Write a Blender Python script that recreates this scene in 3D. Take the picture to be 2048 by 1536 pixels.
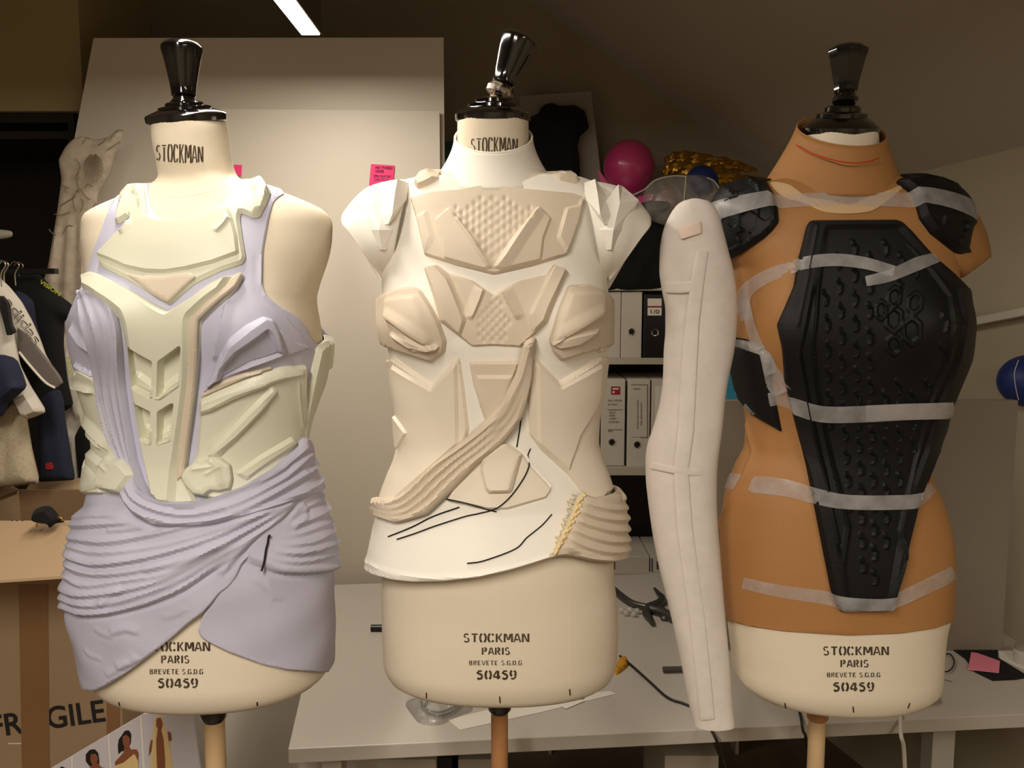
import bpy, math, random
import numpy as np
from mathutils import Vector, Matrix
from mathutils.geometry import delaunay_2d_cdt
random.seed(7); rng = np.random.RandomState(7)
R = math.radians
scn = bpy.context.scene
for o in list(bpy.data.objects): bpy.data.objects.remove(o)

# ------------------------------------------------------------------ camera, world, exposure
FPX, PITCH, CH = 1650.0, R(6.0), 1.60
cam = bpy.data.objects.new('camera', bpy.data.cameras.new('camera')); scn.collection.objects.link(cam)
cam.location = (0, 0, CH); cam.rotation_euler = (R(90) - PITCH, 0, 0)
cam.data.sensor_width = 36; cam.data.lens = FPX / 2048 * 36; cam.data.clip_start = .05
scn.camera = cam
w = bpy.data.worlds.new('world'); scn.world = w; w.use_nodes = True
w.node_tree.nodes['Background'].inputs[0].default_value = (.9, .8, .66, 1)
w.node_tree.nodes['Background'].inputs[1].default_value = .16
vs = scn.view_settings
vs.view_transform = 'Standard'; vs.look = 'None'; vs.gamma = 1; vs.use_curve_mapping = False
vs.exposure = 0.0
WARM = (1.0, .905, .79)
def strip_lamp(name, label, x, y0, y1, z, power, group=None):
    """suspended linear lamp: housing, glowing diffuser, and its light"""
    t = thing(name, label, 'lamp', ((x), (y0 + y1) / 2, z), group)
    box('housing', (x - .025, y0, z + .003), (x + .027, y1, z + .085), M['lamp_grey'], t)
    box('diffuser', (x - .023, y0 + .012, z), (x + .023, y1 - .003, z + .004), M['glow'], t)
    for yy in (y0 + .3, y1 - .3):
        tube('hanger', [(x, yy, z + .085), (x, yy, 2.75)], .003, M['lamp_grey'], t)
    l = bpy.data.lights.new('lamp_light', 'AREA'); l.shape = 'RECTANGLE'
    l.size = .05; l.size_y = y1 - y0; l.energy = power; l.color = WARM
    o = bpy.data.objects.new('lamp_light', l); scn.collection.objects.link(o); o.parent = t
    o.location = (0, 0, -.004)
    return t

# ------------------------------------------------------------------ pixel <-> world
CP, SP = math.cos(PITCH), math.sin(PITCH)
def rays(px, py):
    px = np.asarray(px, float); py = np.asarray(py, float)
    a = (px - 1024) / FPX; b = (768 - py) / FPX
    return a, CP + b * SP, -SP + b * CP          # x, y(forward), z
def P(px, py, depth):
    a, f, z = rays(px, py); t = depth / f
    return np.stack([a * t, np.full_like(a * t, depth), CH + z * t], -1)
def proj(q):
    dz = q[..., 2] - CH; f = q[..., 1]*CP - dz*SP
    return 1024 + FPX*q[..., 0]/f, 768 - FPX*(q[..., 1]*SP + dz*CP)/f
def Z(py, depth): return float(P(1024, py, depth)[2])
def X(px, depth, py=768): return float(P(px, py, depth)[0])

# ------------------------------------------------------------------ materials
def lin(c):
    if isinstance(c, str): c = tuple(int(c[i:i+2], 16) / 255 for i in (0, 2, 4))
    return tuple(((v + .055) / 1.055) ** 2.4 if v > .04045 else v / 12.92 for v in c) + (1,)
M = {}
def mat(name, col, rough=.6, noise=0, nscale=60, bump=0, bscale=400, metal=0, coat=0, spec=.5, alpha=1,
        trans=0, sheen=0, weave=0, emit=0, var=None, sss=0):
    m = bpy.data.materials.new(name); m.use_nodes = True; nt = m.node_tree; N = nt.nodes; L = nt.links
    b = N['Principled BSDF']; c = lin(col)
    b.inputs['Base Color'].default_value = c; b.inputs['Roughness'].default_value = rough
    b.inputs['Metallic'].default_value = metal; b.inputs['Coat Weight'].default_value = coat
    b.inputs['Specular IOR Level'].default_value = spec; b.inputs['Alpha'].default_value = alpha
    b.inputs['Transmission Weight'].default_value = trans; b.inputs['Sheen Weight'].default_value = sheen
    if emit: b.inputs['Emission Color'].default_value = c; b.inputs['Emission Strength'].default_value = emit
    tc = N.new('ShaderNodeTexCoord')
    if noise:
        n = N.new('ShaderNodeTexNoise'); n.inputs['Scale'].default_value = nscale; n.inputs['Detail'].default_value = 5
        L.new(tc.outputs['Object'], n.inputs['Vector'])
        mx = N.new('ShaderNodeMix'); mx.data_type = 'RGBA'
        c2 = lin(var) if var else tuple(v * .72 for v in c[:3]) + (1,)
        mx.inputs[6].default_value = c; mx.inputs[7].default_value = c2
        rp = N.new('ShaderNodeMapRange'); rp.inputs[1].default_value = .42; rp.inputs[2].default_value = .75
        rp.inputs[4].default_value = noise
        L.new(n.outputs['Fac'], rp.inputs[0]); L.new(rp.outputs[0], mx.inputs[0]); L.new(mx.outputs[2], b.inputs['Base Color'])
    if bump or weave:
        bp = N.new('ShaderNodeBump'); bp.inputs['Distance'].default_value = .001; bp.inputs['Strength'].default_value = bump or weave
        if weave:
            a = N.new('ShaderNodeTexWave'); a.inputs['Scale'].default_value = bscale; a.bands_direction = 'X'
            z = N.new('ShaderNodeTexWave'); z.inputs['Scale'].default_value = bscale; z.bands_direction = 'Z'
            ad = N.new('ShaderNodeMath'); ad.operation = 'ADD'
            L.new(tc.outputs['Object'], a.inputs['Vector']); L.new(tc.outputs['Object'], z.inputs['Vector'])
            L.new(a.outputs['Fac'], ad.inputs[0]); L.new(z.outputs['Fac'], ad.inputs[1]); L.new(ad.outputs[0], bp.inputs['Height'])
        else:
            n2 = N.new('ShaderNodeTexNoise'); n2.inputs['Scale'].default_value = bscale; n2.inputs['Detail'].default_value = 3
            L.new(tc.outputs['Object'], n2.inputs['Vector']); L.new(n2.outputs['Fac'], bp.inputs['Height'])
        L.new(bp.outputs[0], b.inputs['Normal'])
    M[name] = m; return m
mat('linen', 'e4d8c2', .85, .12, 18, .25, 900, var='d8c8a8')
mat('linen_white', 'efe3cc', .85, .12, 18, .25, 900, var='e0d0b0')
mat('ink', '3a2a18', .8, .4, 150, var='8a7350')
mat('thread', '14110e', .8)
mat('staple', '5a4024', .5, metal=.4)
mat('lacquer', '060505', .12, coat=1, spec=.6)
mat('brass_edge', '6b2a16', .3)
mat('wood', 'b98455', .5, .35, 25, .1, 200, var='8d5c34')
mat('wood_pale', 'd9b88c', .55, .3, 25, .1, 200, var='bd9565')
mat('gel_cream', 'dadac6', .42, .10, 12, .08, 250, var='cfceb4')
mat('gel_side', 'd2c4b0', .45, .10, 12, .08, 250)
mat('lavender', 'c4c3d8', .6, .10, 14, .15, 300, var='b9b5c2')
mat('lavender_cloth', 'bebccf', .7, .3, 16, .3, 260, var='b2afbe')
mat('shirt_white', 'f6f1e6', .7, .06, 14, .15, 500)
mat('beige_foam', 'decfba', .6, .08, 14, .12, 350)
mat('cream_foam', 'ece1ce', .6, .08, 14, .12, 350)
mat('beige_cloth', 'd6c7b2', .8, .12, 20, .3, 400)
mat('frayed', 'e6cf9c', .9, .3, 200, .8, 300)
mat('tan_paper', 'b27f4a', .62, .22, 9, .25, 300, var='a06c3a')
mat('tan_paper_in', 'd8b78c', .7)
mat('black_foam', '0e0f10', .55, .3, 60, .35, 260, var='08080a', spec=.32)
mat('red_pen', 'c4431f', .7)
mat('white_board', 'd6cdbd', .55, .05, 4)
mat('wall', '978c78', .9, .10, 3, .2, 120)
mat('ceiling_paint', 'b4a999', .95, .06, 3)
mat('wall_pale', 'b3a88f', .9, .06, 3)
mat('bulkhead', 'a89870', .9, .06, 3)
mat('floor', '6b5a48', .5, .3, 6)
mat('lamp_grey', '4a4238', .5)
mat('glow', 'fff2dc', .5, emit=14)
mat('desk_white', 'c2bbb0', .38, .04, 5)
mat('partition', '948a7c', .75, .06, 5, .1, 500)
mat('dark_wood', '1c1611', .6, .3, 8)
mat('black_cloth', '090909', .95, .2, 40, .5, 150)
mat('fur', '060606', 1, 0, 40, 1, 500)
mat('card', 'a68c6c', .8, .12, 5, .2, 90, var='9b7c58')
mat('card_shade', '866a4c', .8, .12, 5, .2, 90)  # card with the shade of flap and box inside put into its colour
mat('tape_brown', '8f6a46', .35, .15, 20, var='7d5836')
mat('print_black', '1d1a18', .8)
mat('print_grey', '5a4a3a', .8)
mat('pink_note', 'f0407e', .7)
mat('pink_note2', 'f08aa0', .7)
mat('pink_side', 'e0609a', .7)
mat('plastic_black', '0e0e0f', .35)
mat('binder_white', 'd2cbbd', .5, .05, 10)
mat('binder_black', '0e0d0c', .45)
mat('shelf_white', 'bdb5a4', .5)
mat('worn_black', '0c0a08', .35, 1, 140, var='cdb896')
mat('patch', 'ecd6c6', .7)
mat('chrome', 'cfcac0', .2, metal=1)
mat('paper', 'e8e2d6', .8)
mat('skin', '8a5234', .7)
mat('hair', '1b120e', .9)
mat('dress_yellow', 'e2c58c', .8, .3, 60)
mat('photo_bg', 'cfc9cf', .6)
mat('balloon', 'c03a72', .3, coat=.3)
mat('gold', 'b98c34', .28, .3, 20, .8, 60, metal=.8, var='4a2c0a')
mat('blue', '1c2f6e', .5, .2, 30)
mat('teal', '1f5a58', .6)
mat('sky', '3f9fc4', .6)
mat('jacket_grey', 'c3bbae', .85, .15, 60, .3, 300)
mat('jacket_dark', '6a625c', .8, .15, 60)
mat('navy', '141a33', .85, .2, 60, .3, 300)
mat('navy_mesh', '12182a', .85, .5, 300, .6, 500, var='2c3a58')
mat('knit', 'b5a88e', .95, .5, 160, .9, 200, var='8f8268')
mat('neon', 'b7c043', .8)
mat('red', 'a01c24', .7)
mat('steel', '5c5a55', .4, .3, 30, metal=.7)
mat('marker_grey', '4a4742', .5)
mat('yellow_bit', 'c08a20', .7)
def glassy(name, col, amt, rough=.15, vary=.25):
    """thin translucent film: part clear, part diffuse"""
    m = bpy.data.materials.new(name); m.use_nodes = True; nt = m.node_tree; N = nt.nodes; L = nt.links
    b = N['Principled BSDF']; b.inputs['Base Color'].default_value = lin(col); b.inputs['Roughness'].default_value = rough
    b.inputs['Alpha'].default_value = amt
    n = N.new('ShaderNodeTexNoise'); n.inputs['Scale'].default_value = 35; tc = N.new('ShaderNodeTexCoord')
    r = N.new('ShaderNodeMapRange'); r.inputs[1].default_value = .3; r.inputs[2].default_value = .7
    r.inputs[3].default_value = amt * (1 - vary); r.inputs[4].default_value = min(1, amt * (1 + vary))
    L.new(tc.outputs['Object'], n.inputs['Vector']); L.new(n.outputs['Fac'], r.inputs[0]); L.new(r.outputs[0], b.inputs['Alpha'])
    M[name] = m
glassy('tape', 'd6d2d0', .40, .3)
glassy('plastic_film', 'c9c6be', .28, .08)
glassy('organza', 'cabba6', .62, .7)
glassy('tulle', 'f3eae2', .88, .7, .05)
mat('embroidery', '7d6c54', .9)

# ------------------------------------------------------------------ objects
def setp(o, label=None, cat=None, group=None, kind=None):
    if label: o['label'] = label
    if cat: o['category'] = cat
    if group: o['group'] = group
    if kind: o['kind'] = kind
    return o
def thing(name, label, cat, loc, group=None):
    o = bpy.data.objects.new(name, None); scn.collection.objects.link(o); o.location = loc
    o.empty_display_size = .05
    return setp(o, label, cat, group)
def root_loc(p):
    v = Vector((0, 0, 0))
    while p: v += p.location; p = p.parent
    return v
def mesh(name, verts, faces, m, parent=None, smooth=35, label=None, cat=None, group=None, kind=None, mats=None, fmat=None):
    V = np.asarray(verts, float).reshape(-1, 3)
    if parent is not None: off = np.array(root_loc(parent)); loc = (0, 0, 0)
    else:
        lo, hi = V.min(0), V.max(0); off = np.array([(lo[0]+hi[0])/2, (lo[1]+hi[1])/2, lo[2]]); loc = off
    me = bpy.data.meshes.new(name); me.from_pydata((V - off).tolist(), [], [list(map(int, f)) for f in faces])
    me.update()
    me.materials.append(m if not isinstance(m, str) else M[m])
    if mats:
        for k in mats: me.materials.append(M[k])
        me.polygons.foreach_set('material_index', fmat)
    if smooth:
        me.polygons.foreach_set('use_smooth', [True] * len(me.polygons)); me.set_sharp_from_angle(angle=R(smooth))
    o = bpy.data.objects.new(name, me); scn.collection.objects.link(o); o.location = loc; o.parent = parent
    return setp(o, label, cat, group, kind)
def box(name, lo, hi, m, parent=None, bev=.0015, **k):
    x0, y0, z0 = lo; x1, y1, z1 = hi
    V = [(x, y, z) for x in (x0, x1) for y in (y0, y1) for z in (z0, z1)]
    F = [(0,1,3,2), (4,6,7,5), (0,4,5,1), (2,3,7,6), (0,2,6,4), (1,5,7,3)]
    o = mesh(name, V, F, m, parent, smooth=0, **k)
    if bev: b = o.modifiers.new('b', 'BEVEL'); b.width = bev; b.segments = 2
    return o
def prism(name, poly3, dvec, m, parent=None, bev=0, smooth=0, **k):
    """extrude a 3D polygon along dvec"""
    A = np.asarray(poly3, float); B = A + np.asarray(dvec, float); n = len(A)
    F = [list(range(n)), list(range(2*n-1, n-1, -1))] + [(i, i+n, (i+1) % n + n, (i+1) % n) for i in range(n)]
    o = mesh(name, np.vstack([A, B]), F, m, parent, smooth=smooth, **k)
    if bev: b = o.modifiers.new('b', 'BEVEL'); b.width = bev; b.segments = 2; b.limit_method = 'ANGLE'
    return o
def catmull(pts, n=8, closed=False):
    p = np.asarray(pts, float)
    if len(p) < 3 and not closed:
        t = np.linspace(0, 1, n * 2)[:, None]; return p[0] * (1 - t) + p[-1] * t
    q = np.vstack([p[-1], p, p[0], p[1]]) if closed else np.vstack([2*p[0]-p[1], p, 2*p[-1]-p[-2]])
    out = []
    for i in range(1, len(q) - 2):
        t = np.linspace(0, 1, n, endpoint=False)[:, None]
        a, b, c, d = q[i-1], q[i], q[i+1], q[i+2]
        out.append(.5 * (2*b + (c-a)*t + (2*a-5*b+4*c-d)*t*t + (3*b-a-3*c+d)*t**3))
    out = np.vstack(out)
    return out if closed else np.vstack([out, p[-1]])
def tube(name, pts, r, m, parent=None, seg=10, n=6, sm=True, **k):
    p = catmull(pts, n) if (sm and len(pts) > 2) else np.asarray(pts, float)
    rr = np.broadcast_to(np.asarray(r, float), (len(pts),)); rr = np.interp(np.linspace(0, 1, len(p)), np.linspace(0, 1, len(pts)), rr)
    T = np.gradient(p, axis=0); T /= np.linalg.norm(T, axis=1)[:, None] + 1e-12
    nrm = np.cross(T[0], [0.3, .2, 1.0]); nrm /= np.linalg.norm(nrm); V = []
    for i in range(len(p)):
        nrm = nrm - T[i] * nrm.dot(T[i]); nrm /= np.linalg.norm(nrm); b = np.cross(T[i], nrm)
        for j in range(seg):
            a = 2*math.pi*j/seg; V.append(p[i] + rr[i] * (math.cos(a)*nrm + math.sin(a)*b))
    F = [(i*seg+j, i*seg+(j+1) % seg, (i+1)*seg+(j+1) % seg, (i+1)*seg+j) for i in range(len(p)-1) for j in range(seg)]
    F += [list(range(seg))[::-1], list(range((len(p)-1)*seg, len(p)*seg))]
    return mesh(name, V, F, m, parent, smooth=50, **k)
def lathe(name, prof, origin, m, parent=None, seg=48, axis=(0, 0, 1), squash=(1, 1), sm=30, **k):
    """prof: list of (radius, height)"""
    ax = Vector(axis).normalized(); q = Vector((0, 0, 1)).rotation_difference(ax); V = []; F = []
    for r_, h in prof:
        for j in range(seg):
            a = 2*math.pi*j/seg; v = q @ Vector((r_*math.cos(a)*squash[0], r_*math.sin(a)*squash[1], h)); V.append(tuple(Vector(origin) + v))
    n = len(prof)
    F = [(i*seg+j, i*seg+(j+1) % seg, (i+1)*seg+(j+1) % seg, (i+1)*seg+j) for i in range(n-1) for j in range(seg)]
    F += [list(range(seg))[::-1], list(range((n-1)*seg, n*seg))]
    return mesh(name, V, F, m, parent, smooth=sm, **k)
def loft(name, rings, m, parent=None, cap=True, sm=40, **k):
    Rg = np.asarray(rings, float); n, s, _ = Rg.shape
    F = [(i*s+j, i*s+(j+1) % s, (i+1)*s+(j+1) % s, (i+1)*s+j) for i in range(n-1) for j in range(s)]
    if cap: F += [list(range(s))[::-1], list(range((n-1)*s, n*s))]
    return mesh(name, Rg.reshape(-1, 3), F, m, parent, smooth=sm, **k)

# ------------------------------------------------------------------ surfaces that pieces are draped on
def pchip(x, y):
    x = np.asarray(x, float); y = np.asarray(y, float); h = np.diff(x); d = np.diff(y) / h; m = np.zeros_like(y)
    for i in range(1, len(x) - 1):
        if d[i-1] * d[i] > 0:
            w1, w2 = 2*h[i] + h[i-1], h[i] + 2*h[i-1]; m[i] = (w1 + w2) / (w1/d[i-1] + w2/d[i])
    m[0], m[-1] = d[0], d[-1]
    def f(q):
        q = np.clip(q, x[0], x[-1]); i = np.clip(np.searchsorted(x, q) - 1, 0, len(h) - 1); t = (q - x[i]) / h[i]
        return (2*t**3-3*t**2+1)*y[i] + (t**3-2*t**2+t)*h[i]*m[i] + (-2*t**3+3*t**2)*y[i+1] + (t**3-t**2)*h[i]*m[i+1]
    return f
US = .16
class Body:
    """torso: horizontal sections lofted over height; coordinates u = angle * US, v = height"""
    def __init__(s, d, rows, brows, bumps=(), n=2.25, tilt=.2, neck=(330, 250), roll=0):
        s.roll = roll
        s.d = d; rows = sorted(rows, key=lambda r: -r[0])
        zs = [Z(r[0], d) for r in rows]
        xl = [X(r[1], d, r[0]) for r in rows]; xr = [X(r[2], d, r[0]) for r in rows]
        s.fl, s.fr = pchip(zs, xl), pchip(zs, xr); s.z0, s.z1 = zs[0], zs[-1]
        br = sorted(brows, key=lambda r: -r[0]); bz = [Z(r[0], d) for r in br]
        s.ff, s.fb, s.fc = (pchip(bz, [r[i] for r in br]) for i in (1, 2, 3))
        s.n = n; s.tilt = tilt; s.nz0, s.nz1 = Z(neck[0], d), Z(neck[1], d); s.layers = []
        s.bumps = [(X(px, d - .12, py) , Z(py, d - .12), h, sx, sz) for px, py, h, sx, sz in bumps]
        zz = np.array(zs); xl, xr = np.array(xl), np.array(xr); th = np.linspace(-math.pi, math.pi, 181)
        for _ in range(6):                       # widths so that the outline, not the mid-plane, has the measured width
            a = (xr - xl) / 2; c = (xl + xr) / 2; e = 2 / n; bf, bb, cy = s.ff(zz), s.fb(zz), d + s.fc(zz)
            x = c[:, None] + a[:, None] * np.sign(np.sin(th)) * np.abs(np.sin(th)) ** e
            y = cy[:, None] - np.where(np.cos(th) > 0, bf[:, None], bb[:, None]) * np.sign(np.cos(th)) * np.abs(np.cos(th)) ** e
            q = 1024 + FPX * x / (y * CP - (zz[:, None] - CH) * SP)
            el = np.array([r[1] for r in rows]) - q.min(1); er = np.array([r[2] for r in rows]) - q.max(1)
            xl = xl + el * d / FPX; xr = xr + er * d / FPX
        s.fl, s.fr = pchip(zs, xl), pchip(zs, xr)
    def row(s, v):
        v = np.clip(v, s.z0, s.z1); l, r = s.fl(v), s.fr(v)
        return (l + r) / 2, (r - l) / 2, s.ff(v), s.fb(v), s.d + s.fc(v)
    def w(s, v): return np.clip((v - s.nz0) / (s.nz1 - s.nz0), 0, 1)
    def bump(s, x, v):
        o = np.zeros_like(x)
        for bx, bz, h, sx, sz in s.bumps: o = o + h * np.exp(-((x-bx)/sx)**2 - ((v-bz)/sz)**2)
        return o
    def S(s, u, v):
        th = np.asarray(u, float) / US; v = np.asarray(v, float); cx, a, bf, bb, cy = s.row(v); e = 2 / s.n
        sn, cs = np.sin(th), np.cos(th)
        x = cx + a * np.sign(sn) * np.abs(sn) ** e
        b = np.where(cs > 0, bf, bb); y = cy - b * np.sign(cs) * np.abs(cs) ** e
        y = y - s.bump(x, v) * np.clip(cs * 2.5, 0, 1)
        z = v + s.tilt * s.w(v) * (y - cy) + s.roll * s.w(v) * (x - cx)
        return np.stack([x, y, z], -1)
    def N(s, u, v):
        e = .002
        v = np.clip(v, s.z0 + e, s.z1 - e)
        a = s.S(u + e, v) - s.S(u - e, v); b = s.S(u, v + e) - s.S(u, v - e)
        n = np.cross(a, b); return n / (np.linalg.norm(n, axis=-1, keepdims=True) + 1e-12)
    def inv(s, px, py):
        px, py = np.asarray(px, float), np.asarray(py, float); tg = np.radians(np.linspace(-108, 108, 217))
        th = np.zeros_like(px); v = CH + (768 - py) / FPX * s.d - .12
        for _ in range(14):
            q = s.S(th * US, v); f, w_ = proj(q); v = np.clip(v + (w_ - py) * .9 * s.d / FPX, s.z0, s.z1)
            T, V = np.broadcast_to(tg * US, (len(px), len(tg))), np.broadcast_to(v[:, None], (len(px), len(tg)))
            g = proj(s.S(T, V))[0]; m0 = len(tg) // 2; hi = m0 + np.argmax(g[:, m0:], 1); lo = np.argmin(g[:, :m0 + 1], 1)
            for k in range(len(px)):
                a, b = lo[k], hi[k]; gg = g[k, a:b+1]; tt = tg[a:b+1]; rt = 2.2 / ((gg[-1] - gg[0]) / 2)
                if px[k] > gg[-1]: th[k] = tt[-1] + (px[k] - gg[-1]) * rt
                elif px[k] < gg[0]: th[k] = tt[0] - (gg[0] - px[k]) * rt
                else: th[k] = np.interp(px[k], np.maximum.accumulate(gg), tt)
        return np.stack([th * US, v], -1)
    def top(s, uv):
        h = np.zeros(len(uv))
        for poly, t, bev, rf in s.layers:
            d = sdist(uv, poly); h = np.maximum(h, np.clip(d / bev + .5, 0, 1) * (t + relief(uv, rf, s)))
        return h
    def torso(s, name, m, parent, nu=128, nv=170):
        th = np.linspace(-math.pi, math.pi, nu, endpoint=False); vv = np.linspace(s.z0, s.z1, nv)
        G = s.S((th * US)[None, :].repeat(nv, 0), vv[:, None].repeat(nu, 1))
        return loft(name, G, m, parent)
class Plane:
    """flat surface through pixel corners a(px,py,depth), b to its right, c above a"""
    def __init__(s, a, b, c):
        s.o = P(*a); s.e = P(*b) - s.o; s.e /= np.linalg.norm(s.e); f = P(*c) - s.o
        s.f = f - s.e * f.dot(s.e); s.f /= np.linalg.norm(s.f); s.n = np.cross(s.e, s.f); s.layers = []
    def S(s, u, v): return s.o + np.asarray(u)[..., None] * s.e + np.asarray(v)[..., None] * s.f
    def N(s, u, v): return np.broadcast_to(s.n, np.shape(u) + (3,))
    def inv(s, px, py):
        D = np.stack(rays(px, py), -1); C = np.array([0, 0, CH]); t = (s.o - C).dot(s.n) / D.dot(s.n)
        q = C + D * t[..., None] - s.o; return np.stack([q.dot(s.e), q.dot(s.f)], -1)
    top = Body.top
def facing(depth): return Plane((1024, 1000, depth), (1100, 1000, depth), (1024, 500, depth))

# ------------------------------------------------------------------ 2D geometry
def segd(p, poly, closed):
    """distance to polyline, signed side, position 0..1 along it"""
    a = np.asarray(poly, float); b = np.roll(a, -1, 0) if closed else a[1:]; a = a if closed else a[:-1]
    L = np.linalg.norm(b - a, axis=1); cum = np.concatenate([[0], np.cumsum(L)]); tot = cum[-1] + 1e-12
    best = np.full(len(p), 1e9); side = np.zeros(len(p)); pos = np.zeros(len(p))
    for i in range(len(a)):
        ab = b[i] - a[i]; q = p - a[i]; t = np.clip((q @ ab) / (ab @ ab + 1e-18), 0, 1); r_ = q - t[:, None] * ab
        d = np.hypot(r_[:, 0], r_[:, 1]); k = d < best
        best = np.where(k, d, best); side = np.where(k, np.sign(ab[0]*q[:, 1] - ab[1]*q[:, 0]), side)
        pos = np.where(k, (cum[i] + t * L[i]) / tot, pos)
    return best, side, pos
def inside(p, poly):
    a = np.asarray(poly); b = np.roll(a, -1, 0); c = np.zeros(len(p), bool)
    for (x0, y0), (x1, y1) in zip(a, b):
        if y0 == y1: continue
        k = ((y0 > p[:, 1]) != (y1 > p[:, 1])) & (p[:, 0] < (x1-x0) * (p[:, 1]-y0) / (y1-y0) + x0); c ^= k
    return c
def sdist(p, poly):
    d = segd(p, poly, True)[0]; return np.where(inside(p, poly), d, -d)
def fillet(poly, r, n=4):
    p = np.asarray(poly, float); out = []
    for i in range(len(p)):
        a, b, c = p[i-1], p[i], p[(i+1) % len(p)]; la, lc = np.linalg.norm(a-b), np.linalg.norm(c-b)
        rr = min(r, la*.45, lc*.45); s, e = b + (a-b)/(la+1e-9)*rr, b + (c-b)/(lc+1e-9)*rr
        for t in np.linspace(0, 1, n): out.append((1-t)**2*s + 2*t*(1-t)*b + t*t*e)
    return np.array(out)
def dens(p, step, closed=True):
    p = np.asarray(p, float); q = np.roll(p, -1, 0) if closed else p[1:]; out = []
    for a, b in zip(p, q):
        n = max(1, int(np.linalg.norm(b-a) / step)); out += [a + (b-a)*k/n for k in range(n)]
    if not closed: out.append(p[-1])
    return np.array(out)
def clean(p, eps):
    out = [p[0]]
    for q in p[1:]:
        if np.linalg.norm(q - out[-1]) > eps: out.append(q)
    if np.linalg.norm(out[-1] - out[0]) < eps: out.pop()
    return np.array(out)

# ------------------------------------------------------------------ the draped relief piece
def relief(p, F, body):
    h = np.zeros(len(p))
    for f in F:
        k = f[0]
        if k == 'poly':
            d = sdist(p, f[1]); x = np.clip(d / f[3] + .5, 0, 1); h += f[2] * x
        elif k == 'ridge':
            d, s, t = segd(p, f[1], False); h += f[2] * np.clip(1 - d / f[3], 0, 1)
        elif k == 'crest':                       # steep on one side only
            d, s, t = segd(p, f[1], False); end = np.clip(np.minimum(t, 1-t) * 8, 0, 1)
            h += f[2] * end * np.where(s > 0, np.clip(1 - d / f[3], 0, 1), np.clip(1 - d / f[4], 0, 1))
        elif k == 'fold':
            d, s, t = segd(p, f[1], False); wu, wl, t0, t1 = f[3:7]
            e = np.clip(t / max(t0, 1e-4), 0, 1) * np.clip((1-t) / max(t1, 1e-4), 0, 1); e = e * e * (3 - 2*e)
            sd = np.where(s > 0, d, -d)
            h += f[2] * e * (np.where(sd > 0, np.exp(-(sd/wu)**2), np.exp(-(sd/wl)**2)) - .38 * np.exp(-((sd + 2.3*wl)/wl)**2))
        elif k == 'pits':
            for c in f[1]:
                q = (p - c) / (f[3], f[4]); m_ = (np.abs(q) < 2).all(1)
                h[m_] -= f[2] * np.exp(-(q[m_, 0]**2 + q[m_, 1]**2)) * (1 + .5 * np.clip(q[m_, 0], -1, 1))
        elif k == 'noise':
            for a, b_, c, am in f[1]: h += am * np.sin(p[:, 0]*a + p[:, 1]*b_ + c)
        elif k == 'ramp':                        # linear gain across the piece: (du,dv) direction from point
            h += np.clip((p - f[1]) @ np.array(f[2]), 0, f[3])
    return h
def conv(body, F):
    out = []
    for f in F:
        f = list(f)
        if f[0] in ('poly',):
            q = dens(fillet(f[1], 2.5, 3), 3.2); f[1] = body.inv(q[:, 0], q[:, 1])
        elif f[0] in ('ridge', 'crest', 'fold'):
            q = catmull(f[1], 6) if (f[0] == 'fold') else dens(f[1], 3.5, False); f[1] = body.inv(q[:, 0], q[:, 1])
            if f[0] == 'fold':
                if f[1][0][0] > f[1][-1][0]: f[1] = f[1][::-1]; f[5], f[6] = f[6], f[5]
        elif f[0] == 'pits':
            q = np.asarray(f[1], float); f[1] = body.inv(q[:, 0], q[:, 1])
        elif f[0] == 'ramp':
            f[1] = body.inv(np.array([f[1][0]]), np.array([f[1][1]]))[0]
        out.append(f)
    return out
def outline(body, px, rnd=4, curve=False, step=5):
    q = catmull(px, 6, True) if curve else fillet(px, rnd) if rnd else np.asarray(px, float)
    q = dens(q, step); uv = body.inv(q[:, 0], q[:, 1]); return clean(uv, .0008)
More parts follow.
